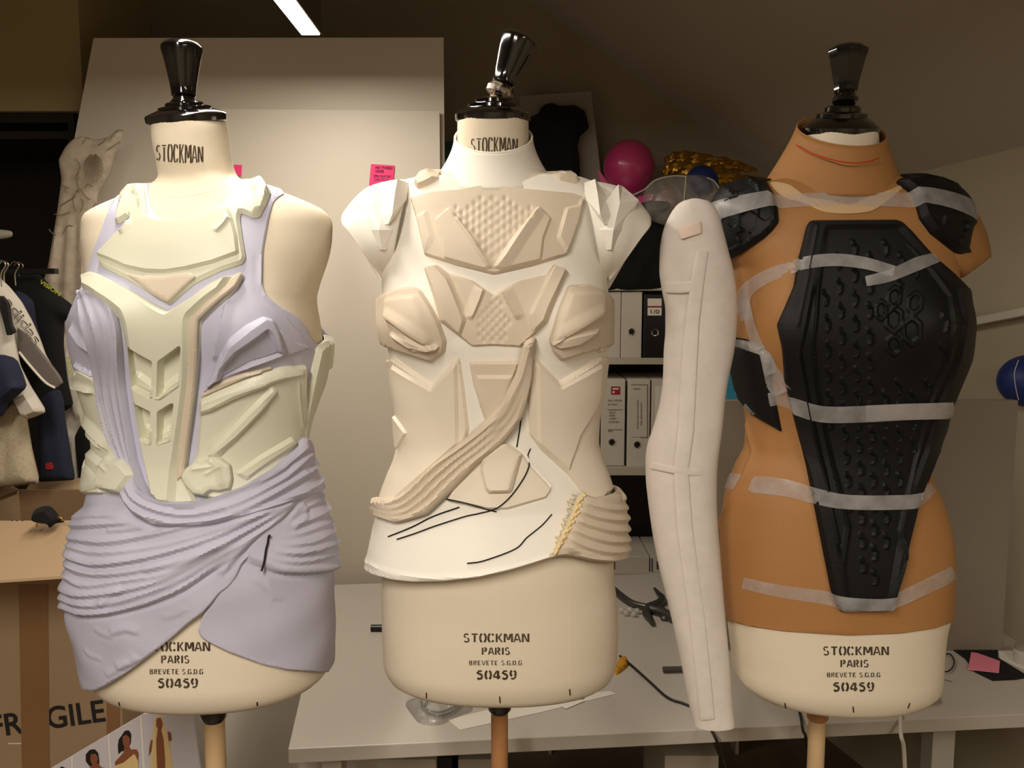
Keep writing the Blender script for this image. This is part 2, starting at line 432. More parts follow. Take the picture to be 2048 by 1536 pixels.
def piece(name, body, px, t, m, parent=None, base=0., bevel=.004, g=.004, feats=(), rnd=4, curve=False, lip=.35,
          wall=.0015, back=None, follow=True, auto=False, uv=None, layer=True, edge='soft', sm=35, **k):
    ol = np.asarray(uv) if uv is not None else outline(body, px, rnd, curve)
    # orientation
    A = .5 * np.sum(ol[:, 0]*np.roll(ol[:, 1], -1) - np.roll(ol[:, 0], -1)*ol[:, 1])
    if A < 0: ol = ol[::-1]
    F = conv(body, feats); lo, hi = ol.min(0), ol.max(0); pts = []
    if g:
        yy = np.arange(lo[1], hi[1], g * .87)
        for i, y_ in enumerate(yy):
            xs = np.arange(lo[0] + (g/2 if i % 2 else 0), hi[0], g); pts.append(np.stack([xs, np.full_like(xs, y_)], 1))
        pts = np.vstack(pts) if pts else np.zeros((0, 2))
        pts = pts + rng.uniform(-.04, .04, pts.shape) * g
        sd = sdist(pts, ol); pts = pts[sd > max(g * .45, bevel * 1.25)]
        for f in F:                               # no lattice points inside a step, only on its two edges
            if f[0] == 'poly' and f[3] < .0075 and len(pts): pts = pts[np.abs(sdist(pts, f[1])) > f[3]/2 + g*.3]
            elif f[0] in ('ridge', 'crest') and len(pts): pts = pts[segd(pts, f[1], False)[0] > g*.45]
        nb = [pts]
        T = np.roll(ol, -1, 0) - np.roll(ol, 1, 0); T /= np.linalg.norm(T, axis=1)[:, None] + 1e-12
        nn = np.stack([-T[:, 1], T[:, 0]], 1)
        for o_ in ((.4, 1.) if bevel > .0009 else ()):
            q = ol + nn * bevel * o_; q = q[sdist(q, ol) > bevel * o_ * .93]; nb.append(q)
        for f in F:
            if f[0] == 'poly':
                q = f[1]; T = np.roll(q, -1, 0) - np.roll(q, 1, 0); T /= np.linalg.norm(T, axis=1)[:, None] + 1e-12
                nn = np.stack([-T[:, 1], T[:, 0]], 1) * f[3] / 2
                for e in (q + nn, q - nn): nb.append(e[sdist(e, ol) > .001])
            elif f[0] in ('ridge', 'crest'): nb.append(f[1][sdist(f[1], ol) > .001])
        pts = np.vstack(nb)
    allp = np.vstack([ol, pts]) if len(pts) else ol; n = len(ol)
    r_ = delaunay_2d_cdt([Vector(q) for q in allp], [], [list(range(n))], 1, 1e-5)
    uvv = np.array([tuple(v) for v in r_[0]]); tris = [tuple(f) for f in r_[2]]
    dist = np.maximum(segd(uvv, ol, True)[0], 0)
    x = np.clip(dist / max(bevel, 1e-6), 0, 1)
    pr = np.sqrt(np.clip(1 - (1-x)**2, 0, 1)) if edge == 'round' else x
    bs = base + (body.top(uvv) if auto else 0)
    rl = relief(uvv, F, body) * np.clip(dist / .003 + (1 if edge == 'open' else 0.), 0, 1)
    h = bs + t * (lip + (1-lip) * pr) + rl
    N_ = body.N(uvv[:, 0], uvv[:, 1]); S_ = body.S(uvv[:, 0], uvv[:, 1]); V = S_ + N_ * h[:, None]
    fl = []
    for f in tris:                                # outward winding
        a, b, c = uvv[f[0]], uvv[f[1]], uvv[f[2]]
        fl.append(f if (b[0]-a[0])*(c[1]-a[1]) - (b[1]-a[1])*(c[0]-a[0]) > 0 else f[::-1])
    ec = {}
    for f in fl:
        for i in range(len(f)): ec[(f[i], f[(i+1) % len(f)])] = 1
    bd = [e for e in ec if (e[1], e[0]) not in ec]
    vb = sorted({i for e in bd for i in e}); m2 = {}
    if back is None:                              # walls down to just inside what it lies on
        hb = (base if not auto else bs) - wall; hb = np.broadcast_to(hb, (len(uvv),))
        V2 = (S_ + N_ * hb[:, None])[vb]; m2 = {i: len(V) + j for j, i in enumerate(vb)}; V = np.vstack([V, V2])
        fl += [(a, m2[a], m2[b], b) for a, b in bd]
    else:                                         # closed on the far side too
        hb = base + (rl if follow else 0) - back * (lip + (1-lip) * pr); V2 = S_ + N_ * np.broadcast_to(hb, (len(uvv),))[:, None]; L = len(V)
        V = np.vstack([V, V2]); fl += [tuple(i + L for i in f[::-1]) for f in list(fl)]; fl += [(a, a + L, b + L, b) for a, b in bd]
    if layer and hasattr(body, 'layers'): body.layers.append((ol, base + t, max(.002, bevel), [f for f in F if f[0] == 'ramp']))
    return mesh(name, V, fl, m, parent, smooth=sm, **k)
def ribbon_px(pts, wd):
    """outline of a strip of given pixel widths along a pixel polyline"""
    p = np.asarray(pts, float); T = np.gradient(p, axis=0); T /= np.linalg.norm(T, axis=1)[:, None]
    wd = np.broadcast_to(np.asarray(wd, float), (len(p),))[:, None] / 2; n = np.stack([-T[:, 1], T[:, 0]], 1)
    return np.vstack([p + n*wd, (p - n*wd)[::-1]])
def thread(name, body, px, r_, m, parent, lift=.0008, seg=6, **k):
    q = catmull(px, 6); uv = body.inv(q[:, 0], q[:, 1]); h = body.top(uv) + lift
    V = body.S(uv[:, 0], uv[:, 1]) + body.N(uv[:, 0], uv[:, 1]) * h[:, None]
    return tube(name, V, r_, m, parent, seg=seg, sm=False, **k)

# ------------------------------------------------------------------ stencil lettering
def arc(cx, cy, rx, ry, a0, a1, n=7): return [(cx + rx*math.cos(R(a)), cy + ry*math.sin(R(a))) for a in np.linspace(a0, a1, n)]
LET = {
 'S': [arc(.3,.75,.22,.22,40,250), arc(.3,.26,.24,.24,75,-150)],
 'T': [[(0,.94),(.6,.94)], [(.3,.84),(.3,0)]],
 'O': [arc(.26,.5,.22,.5,100,260), arc(.38,.5,.22,.5,80,-80)],
 'C': [arc(.28,.5,.24,.5,100,260), arc(.34,.5,.24,.48,75,35,4), arc(.34,.5,.24,.48,-75,-35,4)],
 'K': [[(.08,0),(.08,1)], [(.22,.5),(.54,1)], [(.26,.52),(.58,0)]],
 'M': [[(.04,0),(.06,1)], [(.18,.95),(.38,.25)], [(.46,.3),(.64,.95)], [(.76,1),(.78,0)]],
 'A': [[(.0,0),(.25,1)], [(.35,1),(.62,0)], [(.16,.3),(.42,.3)]],
 'N': [[(.05,0),(.05,1)], [(.16,.95),(.48,.08)], [(.6,0),(.6,1)]],
 'P': [[(.08,0),(.08,1)], arc(.24,.74,.28,.24,80,-85)],
 'R': [[(.08,0),(.08,1)], arc(.24,.74,.28,.24,80,-85), [(.32,.42),(.56,0)]],
 'I': [[(.12,0),(.12,1)]],
 'B': [[(.08,0),(.08,1)], arc(.24,.76,.24,.22,80,-85), arc(.24,.26,.28,.25,80,-85)],
 'E': [[(.08,0),(.08,1)], [(.2,.94),(.5,.94)], [(.2,.5),(.44,.5)], [(.2,.06),(.52,.06)]],
 'V': [[(.0,1),(.25,0)], [(.33,0),(.58,1)]],
 'G': [arc(.28,.5,.24,.5,100,260), arc(.34,.5,.24,.48,75,35,4), [(.38,.04),(.56,.12),(.56,.42),(.4,.42)]],
 'D': [[(.08,0),(.08,1)], arc(.24,.5,.32,.46,82,-82)],
 '.': [[(.08,0),(.08,.12)]], ' ': [],
 '0': [arc(.26,.5,.2,.48,100,260), arc(.38,.5,.2,.48,80,-80)],
 '4': [[(.36,1),(.02,.32)], [(.0,.26),(.36,.26)], [(.46,1),(.46,0)], [(.54,.26),(.66,.26)]],
 '5': [[(.52,.95),(.14,.95)], [(.14,.88),(.11,.6)], arc(.28,.32,.26,.3,110,-140)],
 '9': [arc(.24,.68,.2,.3,100,260), arc(.34,.68,.2,.3,80,-60,5), [(.54,.62),(.5,.25),(.34,.03),(.1,.08)]]}
ADV = {'.': .28, ' ': .42, 'M': .98, 'I': .38}
def stencil(body, lines, parent, name='lettering', mt='ink', lift=.0006):
    """lines: (text, centre px x, baseline px y, px height, px total width, slope, stroke, arch)"""
    V = []; F = []
    for txt, cx, by, hp, wp, sl, st, ar in lines:
        tot = sum(ADV.get(c, .8) for c in txt) - .18; sx = wp / tot; x = 0
        for c in txt:
            mid = (x + .3) / tot; hs = hp * (1 + ar * math.sin(math.pi * mid))
            for s in LET[c]:
                p = dens(np.array(s), .12, False) if len(s) > 1 else np.array(s)
                q = np.stack([cx + (x + p[:, 0]) * sx - wp/2, by - p[:, 1] * hs + (hs-hp)/2 + sl * ((x + p[:, 0]) * sx - wp/2)], 1)
                o = ribbon_px(q, st * (1.25 if abs(s[0][0]-s[-1][0]) < .2 else .9)); n = len(q)
                uv = body.inv(o[:, 0], o[:, 1]); S_ = body.S(uv[:, 0], uv[:, 1]) + body.N(uv[:, 0], uv[:, 1]) * lift; b0 = len(V)
                V += list(S_); F += [(b0+i, b0+i+1, b0+2*n-2-i, b0+2*n-1-i) for i in range(n-1)]
            x += ADV.get(c, .8)
    return mesh(name, V, F, M[mt], parent, smooth=0)
def text_on(body, txt, px0, px1, hpx, m, parent=None, name='lettering', flip=False, bold=0, outline_=False, lift=.0008, **k):
    """built-in font text laid along the pixel line px0 -> px1 (baseline), letter height hpx"""
    cu = bpy.data.curves.new('t', 'FONT'); cu.body = txt; cu.size = 1; cu.offset = bold
    if outline_: cu.fill_mode = 'NONE'; cu.bevel_depth = .02
    o = bpy.data.objects.new('t', cu); scn.collection.objects.link(o)
    dg = bpy.context.evaluated_depsgraph_get(); me = bpy.data.meshes.new_from_object(o.evaluated_get(dg))
    V = np.array([v.co[:2] for v in me.vertices]); Fs = [list(p.vertices) for p in me.polygons]
    bpy.data.objects.remove(o); bpy.data.curves.remove(cu); bpy.data.meshes.remove(me)
    wd = V[:, 0].max() - V[:, 0].min(); x = (V[:, 0] - V[:, 0].min()) / wd; y = V[:, 1] / .72 * hpx
    a, b = np.array(px0, float), np.array(px1, float); d = b - a; n = np.array([d[1], -d[0]]) / np.linalg.norm(d)
    q = a + x[:, None] * d + y[:, None] * n
    uv = body.inv(q[:, 0], q[:, 1]); S_ = body.S(uv[:, 0], uv[:, 1]) + body.N(uv[:, 0], uv[:, 1]) * lift
    return mesh(name, S_, Fs, m, parent, smooth=0, **k)
# ================================================================== dress forms
def dress_form(name, body, label, cap, handle, pole, letters, staples, seams, linen, broken=False, facets=48):
    d = body.d
    t = thing(name, label, 'dress form', (X(pole[0], d, 1400), d, 0), 'tailor dress forms')
    tr_ = body.torso('torso', linen, t)
    cx, cy, r_, ax = cap; k_ = body.row(body.z1); ax = (-body.roll, -body.tilt, 1); dm = {10: 1.55}.get(facets, 1.15 if broken else .9); o = np.array([k_[0], k_[4], body.z1]) + np.array(ax) * .004
    rm = max(k_[1], k_[2]) * 1.05
    lathe('neck_cap', [(rm*.9, -.012), (rm*.99, -.008), (rm, -.003), (rm, .001), (rm*.97, .003), (rm*.72, .010*dm), (rm*.66, .0105*dm), (rm*.65, .0145*dm),
                       (rm*.6, .0155*dm), (rm*.47, .017*dm), (rm*.46, .021*dm), (rm*.40, .023*dm), (rm*.2, .024*dm)], o, M['lacquer'], t, axis=ax)
    h0, h1, prof = handle; a = P(h0[0], h0[1], d); b = P(h1[0], h1[1], d - (.0)); L = float(np.linalg.norm(b - a)); v = (b - a) / L
    hd_ = lathe('handle', [(r0 * d / FPX, h * L) for r0, h in prof], a, M['lacquer'], t, axis=v, seg=facets, sm=30)
    c = o + np.array(ax) / np.linalg.norm(ax) * .018
    tube('handle_stem', [c, a + v * .004], .0105, M['wood'], t, sm=False, seg=16)
    if broken:
        lathe('worn_ring', [(.0168, .002), (.0225, .006), (.0228, .014), (.0185, .020), (.0165, .0201)], a, M['worn_black'], hd_, axis=v, seg=28)
    px, sr, pr, wood, sock = pole; x = X(px, d, 1430); zb = body.z0
    h_ = Z(sock, d) - zb
    if sr > .018: lathe('socket', [(.002, h_), (sr*.6, h_+.003), (sr*.88, h_+.011), (sr, h_+.024), (sr*.9, h_+.036), (sr*.7, h_+.044), (sr*.7, .006)], (x, d, zb), M['lacquer'], t)
    else: lathe('socket', [(pr, h_), (sr*1.15, h_+.004), (sr*1.15, h_+.010), (pr*1.02, .004)], (x, d, zb), M['wood'], t)
    tube('pole', [(x, d, zb - .002), (x, d, .05)], pr, M[wood], t, sm=False, seg=24)
    lathe('base_plate', [(.19, 0), (.19, .012), (.16, .022), (.05, .034), (.03, .06), (pr, .07)], (x, d, 0), M['dark_wood'], t)
    for i, ls in enumerate(letters): stencil(body, ls, tr_)
    for q in staples: thread('staple', body, q, .0011, M['staple'], tr_, lift=.0003)
    for q in seams: thread('seam', body, q, .00035, M['linen_white'], tr_, lift=0)
    return t

HP = [(14, 0), (20, .03), (25.5, .09), (25, .14), (20, .19), (19.5, .21), (23, .24), (22.5, .26), (25, .40), (33, .70), (38.5, .86), (38.2, .90), (34, .94), (25, .975), (13, .993), (2, 1)]
# ---- left form
BL = Body(1.28, [(238,298,446),(255,300,456),(290,304,461),(330,312,468),(352,316,480),(362,312,500),(370,300,530),(378,284,556),(388,258,584),(402,222,618),(416,190,645),(432,166,660),(448,161,665),
  (480,160,664),(510,164,659),(540,168,650),(570,170,640),(600,158,634),(640,142,640),(680,140,645),(720,148,643),(760,164,636),(800,178,622),(850,192,606),(895,198,600),(940,194,606),
  (1000,182,628),(1050,166,646),(1100,156,656),(1150,148,660),(1200,146,662),(1250,158,662),(1290,168,662),(1335,180,660),(1350,196,648),(1360,222,622),(1363,300,560)],
  [(238,.056,.056,.0),(330,.058,.06,.004),(365,.062,.07,.012),(400,.078,.085,.012),(450,.100,.10,.010),(520,.115,.11,.004),(640,.128,.11,0),(760,.112,.10,0),(895,.10,.09,0),(1000,.115,.10,0),
   (1150,.135,.125,0),(1305,.138,.13,0),(1350,.126,.12,0),(1360,.110,.10,0),(1363,.08,.07,0)],
  bumps=[(205,640,.030,.05,.055),(510,655,.036,.065,.06)], tilt=.22, roll=.06)
FL = dress_form('dress_form', BL, 'cream linen dress form with upright black knob, wearing the lavender draped costume',
  (371,243,74,(-.09,-.22,1)), ((369,226),(363,80),HP), (428,.0225,.0165,'wood_pale',1448),
  [[('STOCKMAN',359,322,30,92,.04,2.5,.25)],
   [('STOCKMAN',355,1302,18,128,0,3.2,0),('PARIS',351,1326,15,56,0,2.8,0),('BREVETE S.G.D.G',353,1348,10,106,0,1.6,0),('50459',356,1375,18,80,0,3.5,0)]],
  [[(238,1404),(240,1413)],[(365,1413),(366,1423)],[(514,1404),(515,1415)]],
  [[(313,385),(345,394),(380,392),(430,380),(480,358)]], M['linen'])
# ---- middle form
BM = Body(1.34, [(236,915,1057),(300,914,1058),(335,905,1070),(345,885,1092),(352,862,1115),(358,830,1150),(366,796,1184),(380,776,1204),(400,766,1214),(430,762,1220),(480,763,1218),(545,767,1209),(600,768,1212),
  (643,769,1213),(688,777,1212),(730,787,1205),(773,792,1200),(838,803,1188),(880,806,1186),(916,799,1194),(955,783,1209),(1000,768,1222),(1050,763,1228),(1141,764,1228),(1200,763,1234),(1260,764,1236),(1310,766,1234),
  (1338,776,1226),(1351,800,1205),(1359,850,1150)],
  [(236,.057,.057,.0),(335,.060,.066,.006),(352,.066,.075,.012),(380,.080,.085,.012),(430,.096,.095,.008),(520,.115,.105,.0),(640,.122,.105,0),(760,.108,.098,0),(880,.096,.09,0),(1000,.112,.105,0),
   (1141,.128,.125,0),(1300,.134,.13,0),(1338,.126,.12,0),(1351,.112,.10,0),(1359,.085,.07,0)],
  bumps=[(828,640,.030,.05,.055),(1158,640,.030,.05,.055)], tilt=.15)
FM = dress_form('dress_form', BM, 'cream linen dress form with tilted broken knob, wearing the white armoured top',
  (986,234,72,(0,-.15,1)), ((996,196),(1044,68),HP), (999,.023,.0145,'wood',1429),
  [[('STOCKMAN',988,304,26,92,.0,2.3,.3)],
   [('STOCKMAN',992,1284,17,130,0,3.1,0),('PARIS',992,1309,14,56,0,2.8,0),('BREVETE S.G.D.G',991,1330,9,105,0,1.5,0),('50459',993,1358,17,80,0,3.5,0)]],
  [[(853,1385),(853,1396)],[(999,1393),(1000,1405)],[(1139,1378),(1140,1390)]],
  [[(998,1150),(998,1400)],[(1137,1150),(1140,1380)]], M['linen'], broken=True)
# ---- right form
BR = Body(1.40, [(262,1606,1758),(300,1604,1760),(340,1596,1765),(355,1572,1782),(366,1535,1812),(376,1490,1850),(390,1458,1890),(405,1446,1912),(430,1441,1926),(480,1446,1922),(540,1470,1912),(600,1478,1914),(650,1472,1922),
  (700,1469,1919),(750,1478,1907),(800,1489,1889),(850,1497,1868),(890,1495,1856),(940,1472,1860),(1000,1451,1884),(1060,1444,1900),(1130,1444,1907),(1200,1448,1905),(1250,1454,1895),(1300,1460,1890),(1350,1466,1886),(1366,1484,1868),(1375,1510,1842),(1379,1580,1770)],
  [(262,.058,.058,0),(340,.064,.066,.006),(366,.072,.08,.012),(400,.088,.09,.01),(450,.105,.10,.005),(560,.122,.11,0),(660,.128,.11,0),(780,.112,.10,0),(880,.10,.092,0),(1000,.116,.105,0),
   (1150,.132,.125,0),(1320,.134,.13,0),(1366,.122,.115,0),(1375,.105,.095,0),(1379,.08,.07,0)],
  bumps=[(1560,650,.022,.06,.06),(1860,650,.030,.06,.06)], tilt=.22)
FR = dress_form('dress_form', BR, 'pale linen dress form with upright black knob, wearing the tan shell with black panels',
  (1681,248,77,(0,-.22,1)), ((1689,215),(1697,88),[(r_*.98, h) for r_, h in HP]), (1635,.016,.0147,'wood_pale',1439),
  [[('STOCKMAN',1711,1310,17,130,0,3.1,0),('PARIS',1709,1334,14,56,0,2.8,0),('BREVETE S.G.D.G',1707,1354,9,106,0,1.6,0),('50459',1707,1382,17,82,0,3.5,0)]],
  [[(1570,1406),(1571,1416)],[(1706,1413),(1707,1424)],[(1819,1406),(1816,1416)]],
  [[(1710,1275),(1708,1420)]], M['linen_white'], facets=10)

# ================================================================== lavender costume on the left form
CL = thing('draped_costume', 'lavender tank and wrapped skirt with cream moulded armour on the left dress form', 'costume', (FL.location.x, FL.location.y, BL.z0))
def w3(x, y): return x * .3256, y * .3256
def A3(l, ox, oy, s=.3256): return [(ox + x*s, oy + y*s) for x, y in l]
TANK = [(300,366),(296,380),(299,408),(308,428),(322,440),(352,446),(395,447),(432,430),(458,402),(486,368),(500,360),(560,366),(574,372),(578,384),(560,392),(546,404),(537,440),(526,500),(524,570),(532,592),(556,612),(600,640),(622,678),(640,694),(760,700),
        (760,980),(500,1010),(250,1010),(60,990),(70,760),(60,640),(140,615),(160,590),(176,556),(190,500),(212,440),(228,400),(246,388)]
piece('tank_fabric', BL, TANK, .003, M['lavender'], CL, base=.001, bevel=.0025, g=.004, rnd=10, feats=[
  ('crest', [(148,655),(168,684),(196,704)], .006, .010, .003), ('crest', [(156,726),(174,738),(198,750)], .006, .003, .010),
  ('ridge', [(140,650),(160,610),(180,560)], .003, .012), ('crest', [(458,600),(446,660),(430,720)], .006, .012, .003),
  ('fold', [(524,500),(530,575),(570,620),(618,672)], .003, .004, .004, .1, .1), ('ridge', [(528,590),(620,700)], .002, .004)])
def bustplate():
    bp_ = piece('bust_plate', BL, [(404,790),(426,742),(440,706),(458,676),(491,650),(523,634),(540,638),(552,656),(586,682),(622,694),(572,710),(492,735),(430,765)], .004, M['lavender'], CL,
      base=.003, bevel=.003, g=.0028, feats=[('poly', [(413,779),(440,722),(462,680),(494,655),(523,637),(536,641),(547,662),(560,702),(500,724),(440,757)], .010, .008),
      ('poly', [(441,757),(449,727),(476,694),(526,660),(534,668),(552,698),(558,703),(500,722)], -.011, .005), ('ridge', [(404,788),(440,706)], .003, .008)])
    piece('bust_edge', BL, [(403,789),(430,765),(490,741),(540,729),(542,734),(492,752),(440,778),(406,794)], .007, M['gel_side'], bp_, base=.003, bevel=.003, g=.003)
bustplate()
# flank armour: right, left, then the strap that runs up the far side
piece('flank_plate', BL, [(606,728),(560,730),(520,742),(491,752),(450,772),(404,795),(401,806),(402,830),(396,905),(388,925),(384,985),(430,1000),(520,975),(604,930),(604,850),(606,790)], .007, M['gel_cream'], CL,
  base=.004, bevel=.004, g=.0032, feats=[
  ('poly', [(402,800),(450,778),(500,757),(560,738),(596,742),(540,757),(470,788),(430,812),(403,824)], .006, .008),
  ('crest', [(404,826),(440,806),(490,780),(540,758)], .003, .010, .003),
  ('poly', [(420,906),(452,868),(500,812),(540,768),(548,776),(520,814),(474,870),(436,914)], .006, .006), ('crest', [(424,910),(470,866),(530,795)], .003, .02, .004),
  ('poly', [(474,946),(520,908),(572,872),(580,880),(540,915),(492,958)], .006, .006), ('ridge', [(588,760),(592,850)], .002, .004)])
piece('flank_plate', BL, [(150,744),(168,734),(200,752),(216,790),(232,850),(246,905),(262,940),(268,990),(200,990),(160,985),(130,940),(120,860),(110,790),(110,750)], .007, M['gel_cream'], CL,
  base=.004, bevel=.004, g=.0032, feats=[('crest', [(140,750),(165,770),(204,782)], .007, .010, .003), ('crest', [(148,775),(180,835),(232,900)], .008, .018, .003),
  ('crest', [(160,800),(176,850),(222,900)], .005, .010, .003), ('poly', [(170,905),(195,900),(222,925),(222,990),(170,990)], .008, .008)])
piece('side_strap', BL, [(626,694),(660,668),(720,690),(712,760),(700,860),(700,960),(690,985),(612,978),(594,936),(594,858),(612,764)], .010, M['gel_cream'], CL,
  base=.004, bevel=.005, g=.004, rnd=8, feats=[('poly', [(644,660),(720,680),(710,735),(646,735)], .005, .004)])
# vertical gathered streamer
def par(path0, path1, ts): 
    a, b = np.array(path0, float), np.array(path1, float); return [(a*(1-t)+b*t).tolist() for t in ts]
SA = [(166,584),(172,640),(186,700),(200,770),(208,820),(226,880),(246,920),(262,950),(282,985)]
SB = [(200,588),(232,618),(242,652),(248,705),(256,770),(266,840),(279,915),(293,960),(310,995)]
SF = []
for i, t_ in enumerate((.08,.2,.33,.45,.58,.7,.82,.93)):
    SF.append(('fold', par(SA, SB, [t_])[0], (.0045, .003, .005, .003, .0045, .003, .005, .0035)[i], .0032 + .001*(i % 2), .0028, .04, .04))
piece('streamer', BL, SA + SB[::-1], .006, M['lavender_cloth'], CL, base=.004, bevel=.004, g=.0024, feats=SF, rnd=6, edge='round')
# chest: Y-shaped sternum plate
sp_ = piece('sternum_plate', BL, [(207,552),(188,554),(181,564),(178,594),(200,612),(236,634),(243,645),(256,695),(273,793),(289,891),(308,985),(330,1010),(400,1008),(375,955),(382,880),(393,793),(404,695),(408,643),(430,622),(458,601),(475,582),(487,557),(482,547),
  (461,560),(426,575),(393,597),(343,622),(318,612),(270,588),(230,568)], .010, M['gel_cream'], CL, base=.004, bevel=.0045, g=.0026, rnd=5, feats=[
  ('poly', [(208,555),(190,560),(186,588),(208,606),(241,628),(250,645),(264,700),(281,793),(297,891),(316,1002),(352,1005),(358,930),(368,850),(380,760),(385,690),(388,640),(392,632),(446,590),(464,560),(426,579),(393,602),(343,627),(318,617),(270,593)], .009, .006),
  ('poly', [(262,685),(314,713),(314,789),(277,766)], -.0165, .0025), ('poly', [(375,684),(330,713),(329,789),(365,762)], -.0165, .0025),
  ('poly', [(282,798),(314,815),(314,880),(295,873)], -.0165, .0025), ('poly', [(357,798),(330,815),(330,880),(349,873)], -.0165, .0025),
  ('poly', [(280,740),(316,768),(316,786),(278,764)], .006, .006), ('poly', [(364,745),(338,768),(330,790),(366,762)], .006, .006),
  ('poly', [(299,848),(316,852),(316,879),(296,872)], .006, .006), ('poly', [(347,848),(332,862),(330,879),(350,872)], .006, .006)])
def facing_strip(): pass
piece('sternum_side', BL, [(446,592),(482,552),(486,558),(474,582),(456,600),(408,642),(404,695),(393,793),(382,880),(374,950),(362,962),(364,900),(376,790),(386,690),(391,638)], .0035, M['gel_side'], sp_, base=.0140, bevel=.002, g=.004, rnd=3, layer=False)
# collar plate
cp1 = piece('chest_plate', BL, [(277,374),(292,377),(295,412),(300,438),(328,446),(380,450),(410,440),(444,418),(474,388),(504,363),(526,373),(541,391),(533,414),(520,439),(507,441),(483,431),(481,444),(486,480),(492,519),(486,531),(445,545),(393,570),(350,605),(343,610),(336,606),
  (312,594),(263,565),(210,537),(205,526),(206,514),(230,485),(256,460),(266,438),(243,452),(236,447),(241,412),(246,390)], .008, M['gel_cream'], CL, base=.004, bevel=.0045, g=.0026, rnd=5, feats=[
  ('poly', [(209,514),(262,541),(300,548),(340,549),(380,543),(430,531),(477,512),(474,480),(464,440),(458,428),(440,424),(400,449),(330,448),(300,442),(268,452),(240,480)], .006, .004),
  ('poly', [(296,586),(296,556),(340,552),(382,548),(392,566),(344,604)], .003, .004),
  ('crest', [(262,444),(268,460),(255,476)], .004, .006, .003), ('crest', [(462,444),(452,460),(436,476)], .004, .003, .006),
  ('poly', [(492,370),(504,366),(524,376),(536,392),(524,428),(506,432),(512,396)], .005, .005), ('poly', [(272,384),(286,382),(288,425),(282,400)], .004, .004)])
piece('chest_keel', BL, [(262,556),(300,560),(342,559),(388,552),(400,560),(385,572),(350,603),(343,607),(312,592)], .002, M['gel_side'], cp1, base=.0150, bevel=.002, g=.005, rnd=5, layer=False)
# hip pads
piece('hip_pad', BL, [(229,903),(238,905),(245,914),(258,913),(272,928),(287,947),(284,962),(272,980),(258,989),(238,985),(230,980),(219,980),(190,990),(150,984),(150,940),(168,912),(190,915),(219,950)], .014, M['gel_cream'], CL, base=.008, bevel=.008, g=.003,
  feats=[('poly', [(222,925),(245,918),(262,922),(280,948),(258,984),(222,978)], .005, .006), ('ridge', [(228,920),(240,938)], .002, .004)], edge='round')
piece('hip_pad', BL, [(395,917),(409,921),(417,914),(427,908),(445,911),(462,926),(466,956),(461,979),(440,984),(426,982),(414,993),(393,989),(378,972),(369,953),(376,936)], .013, M['gel_cream'], CL, base=.010, bevel=.007, g=.003,
  feats=[('ridge', [(425,914),(440,930),(445,965)], .003, .006), ('ridge', [(395,935),(430,928)], .002, .005), ('ridge', [(440,930),(420,945)], .002, .004)], edge='round')
# wrapped skirt, in three overlapping drapes
RF = [([(556,1062),(600,1000),(640,975),(668,960)],.004),([(560,1050),(610,1012),(672,985)],.004),([(556,1062),(612,1040),(690,1005)],.005),([(548,1075),(610,1062),(690,1030)],.004),
      ([(540,1088),(606,1086),(660,1062),(700,1040)],.005),([(530,1098),(590,1106),(655,1090),(700,1070)],.005),([(518,1108),(580,1122),(645,1112),(700,1090)],.0045),([(500,1120),(560,1140),(630,1141),(700,1128)],.006),
      ([(585,1000),(600,1030),(580,1060)],.002),([(500,1150),(540,1180),(560,1200)],.0015),([(530,1150),(545,1200)],.0015)]
piece('skirt_panel', BL, [(590,950),(640,930),(760,960),(770,1080),(770,1330),(700,1340),(634,1344),(575,1338),(523,1326),(458,1302),(420,1283),(405,1273),(398,1260),(408,1228),(426,1202),(470,1130),(500,1085),(560,1010)], .003, M['lavender_cloth'], CL,
  base=.004, bevel=.002, g=.0032, rnd=6, feats=[('fold', q, h*(.62 + .25*(i%3)), .0045 + .0016*(i%3), .0028, .22, .02) for i, (q, h) in enumerate(RF)] + [('poly', [(470,1085),(560,1000),(600,930),(760,930),(760,1128),(640,1141),(560,1140),(500,1120)], .007, .010),
  ('noise', [(60, 40, 0, .0008), (25, -70, 1, .0008)])])
LF = [([(95,1036),(165,1040),(210,1030),(268,1030)],.004),([(95,1052),(163,1055),(240,1046),(292,1042)],.004),([(95,1080),(160,1078),(225,1083),(300,1070),(400,1042),(520,1008)],.0045),
      ([(95,1092),(158,1092),(205,1103),(270,1099),(340,1086),(420,1062),(540,1018)],.0045),([(90,1108),(152,1110),(200,1126),(260,1121),(330,1106),(420,1076),(560,1008)],.0055),
      ([(90,1126),(150,1128),(185,1143),(240,1145),(320,1131),(400,1106),(480,1066),(574,1006)],.0045),([(90,1148),(146,1150),(190,1167),(260,1157),(340,1141),(420,1104),(500,1058),(580,1004)],.0055),
      ([(80,1176),(141,1176),(175,1186),(240,1180),(320,1160),(400,1122),(490,1068)],.0045),([(80,1190),(140,1193),(170,1203),(230,1202),(300,1182),(370,1152),(430,1115),(500,1072)],.004),
      ([(80,1206),(138,1210),(172,1222),(225,1220),(300,1201),(370,1172),(420,1138),(470,1102)],.0065),([(220,1204),(240,1185),(262,1176)],.003),([(230,1060),(300,1052),(360,1040)],.003),
      ([(345,1118),(420,1086),(500,1040),(585,1003)],.003),([(300,1140),(380,1120),(450,1085)],.003),([(440,1150),(500,1080),(560,1030),(584,1006)],.004),
      ([(200,1250),(215,1262),(240,1268)],.0015),([(232,1262),(262,1254),(288,1262)],.002),([(330,1232),(356,1225),(380,1210)],.0012),([(182,1290),(195,1305),(215,1312)],.0015),([(245,1330),(270,1320),(290,1308)],.002),([(225,1345),(255,1328),(272,1316)],.002)]
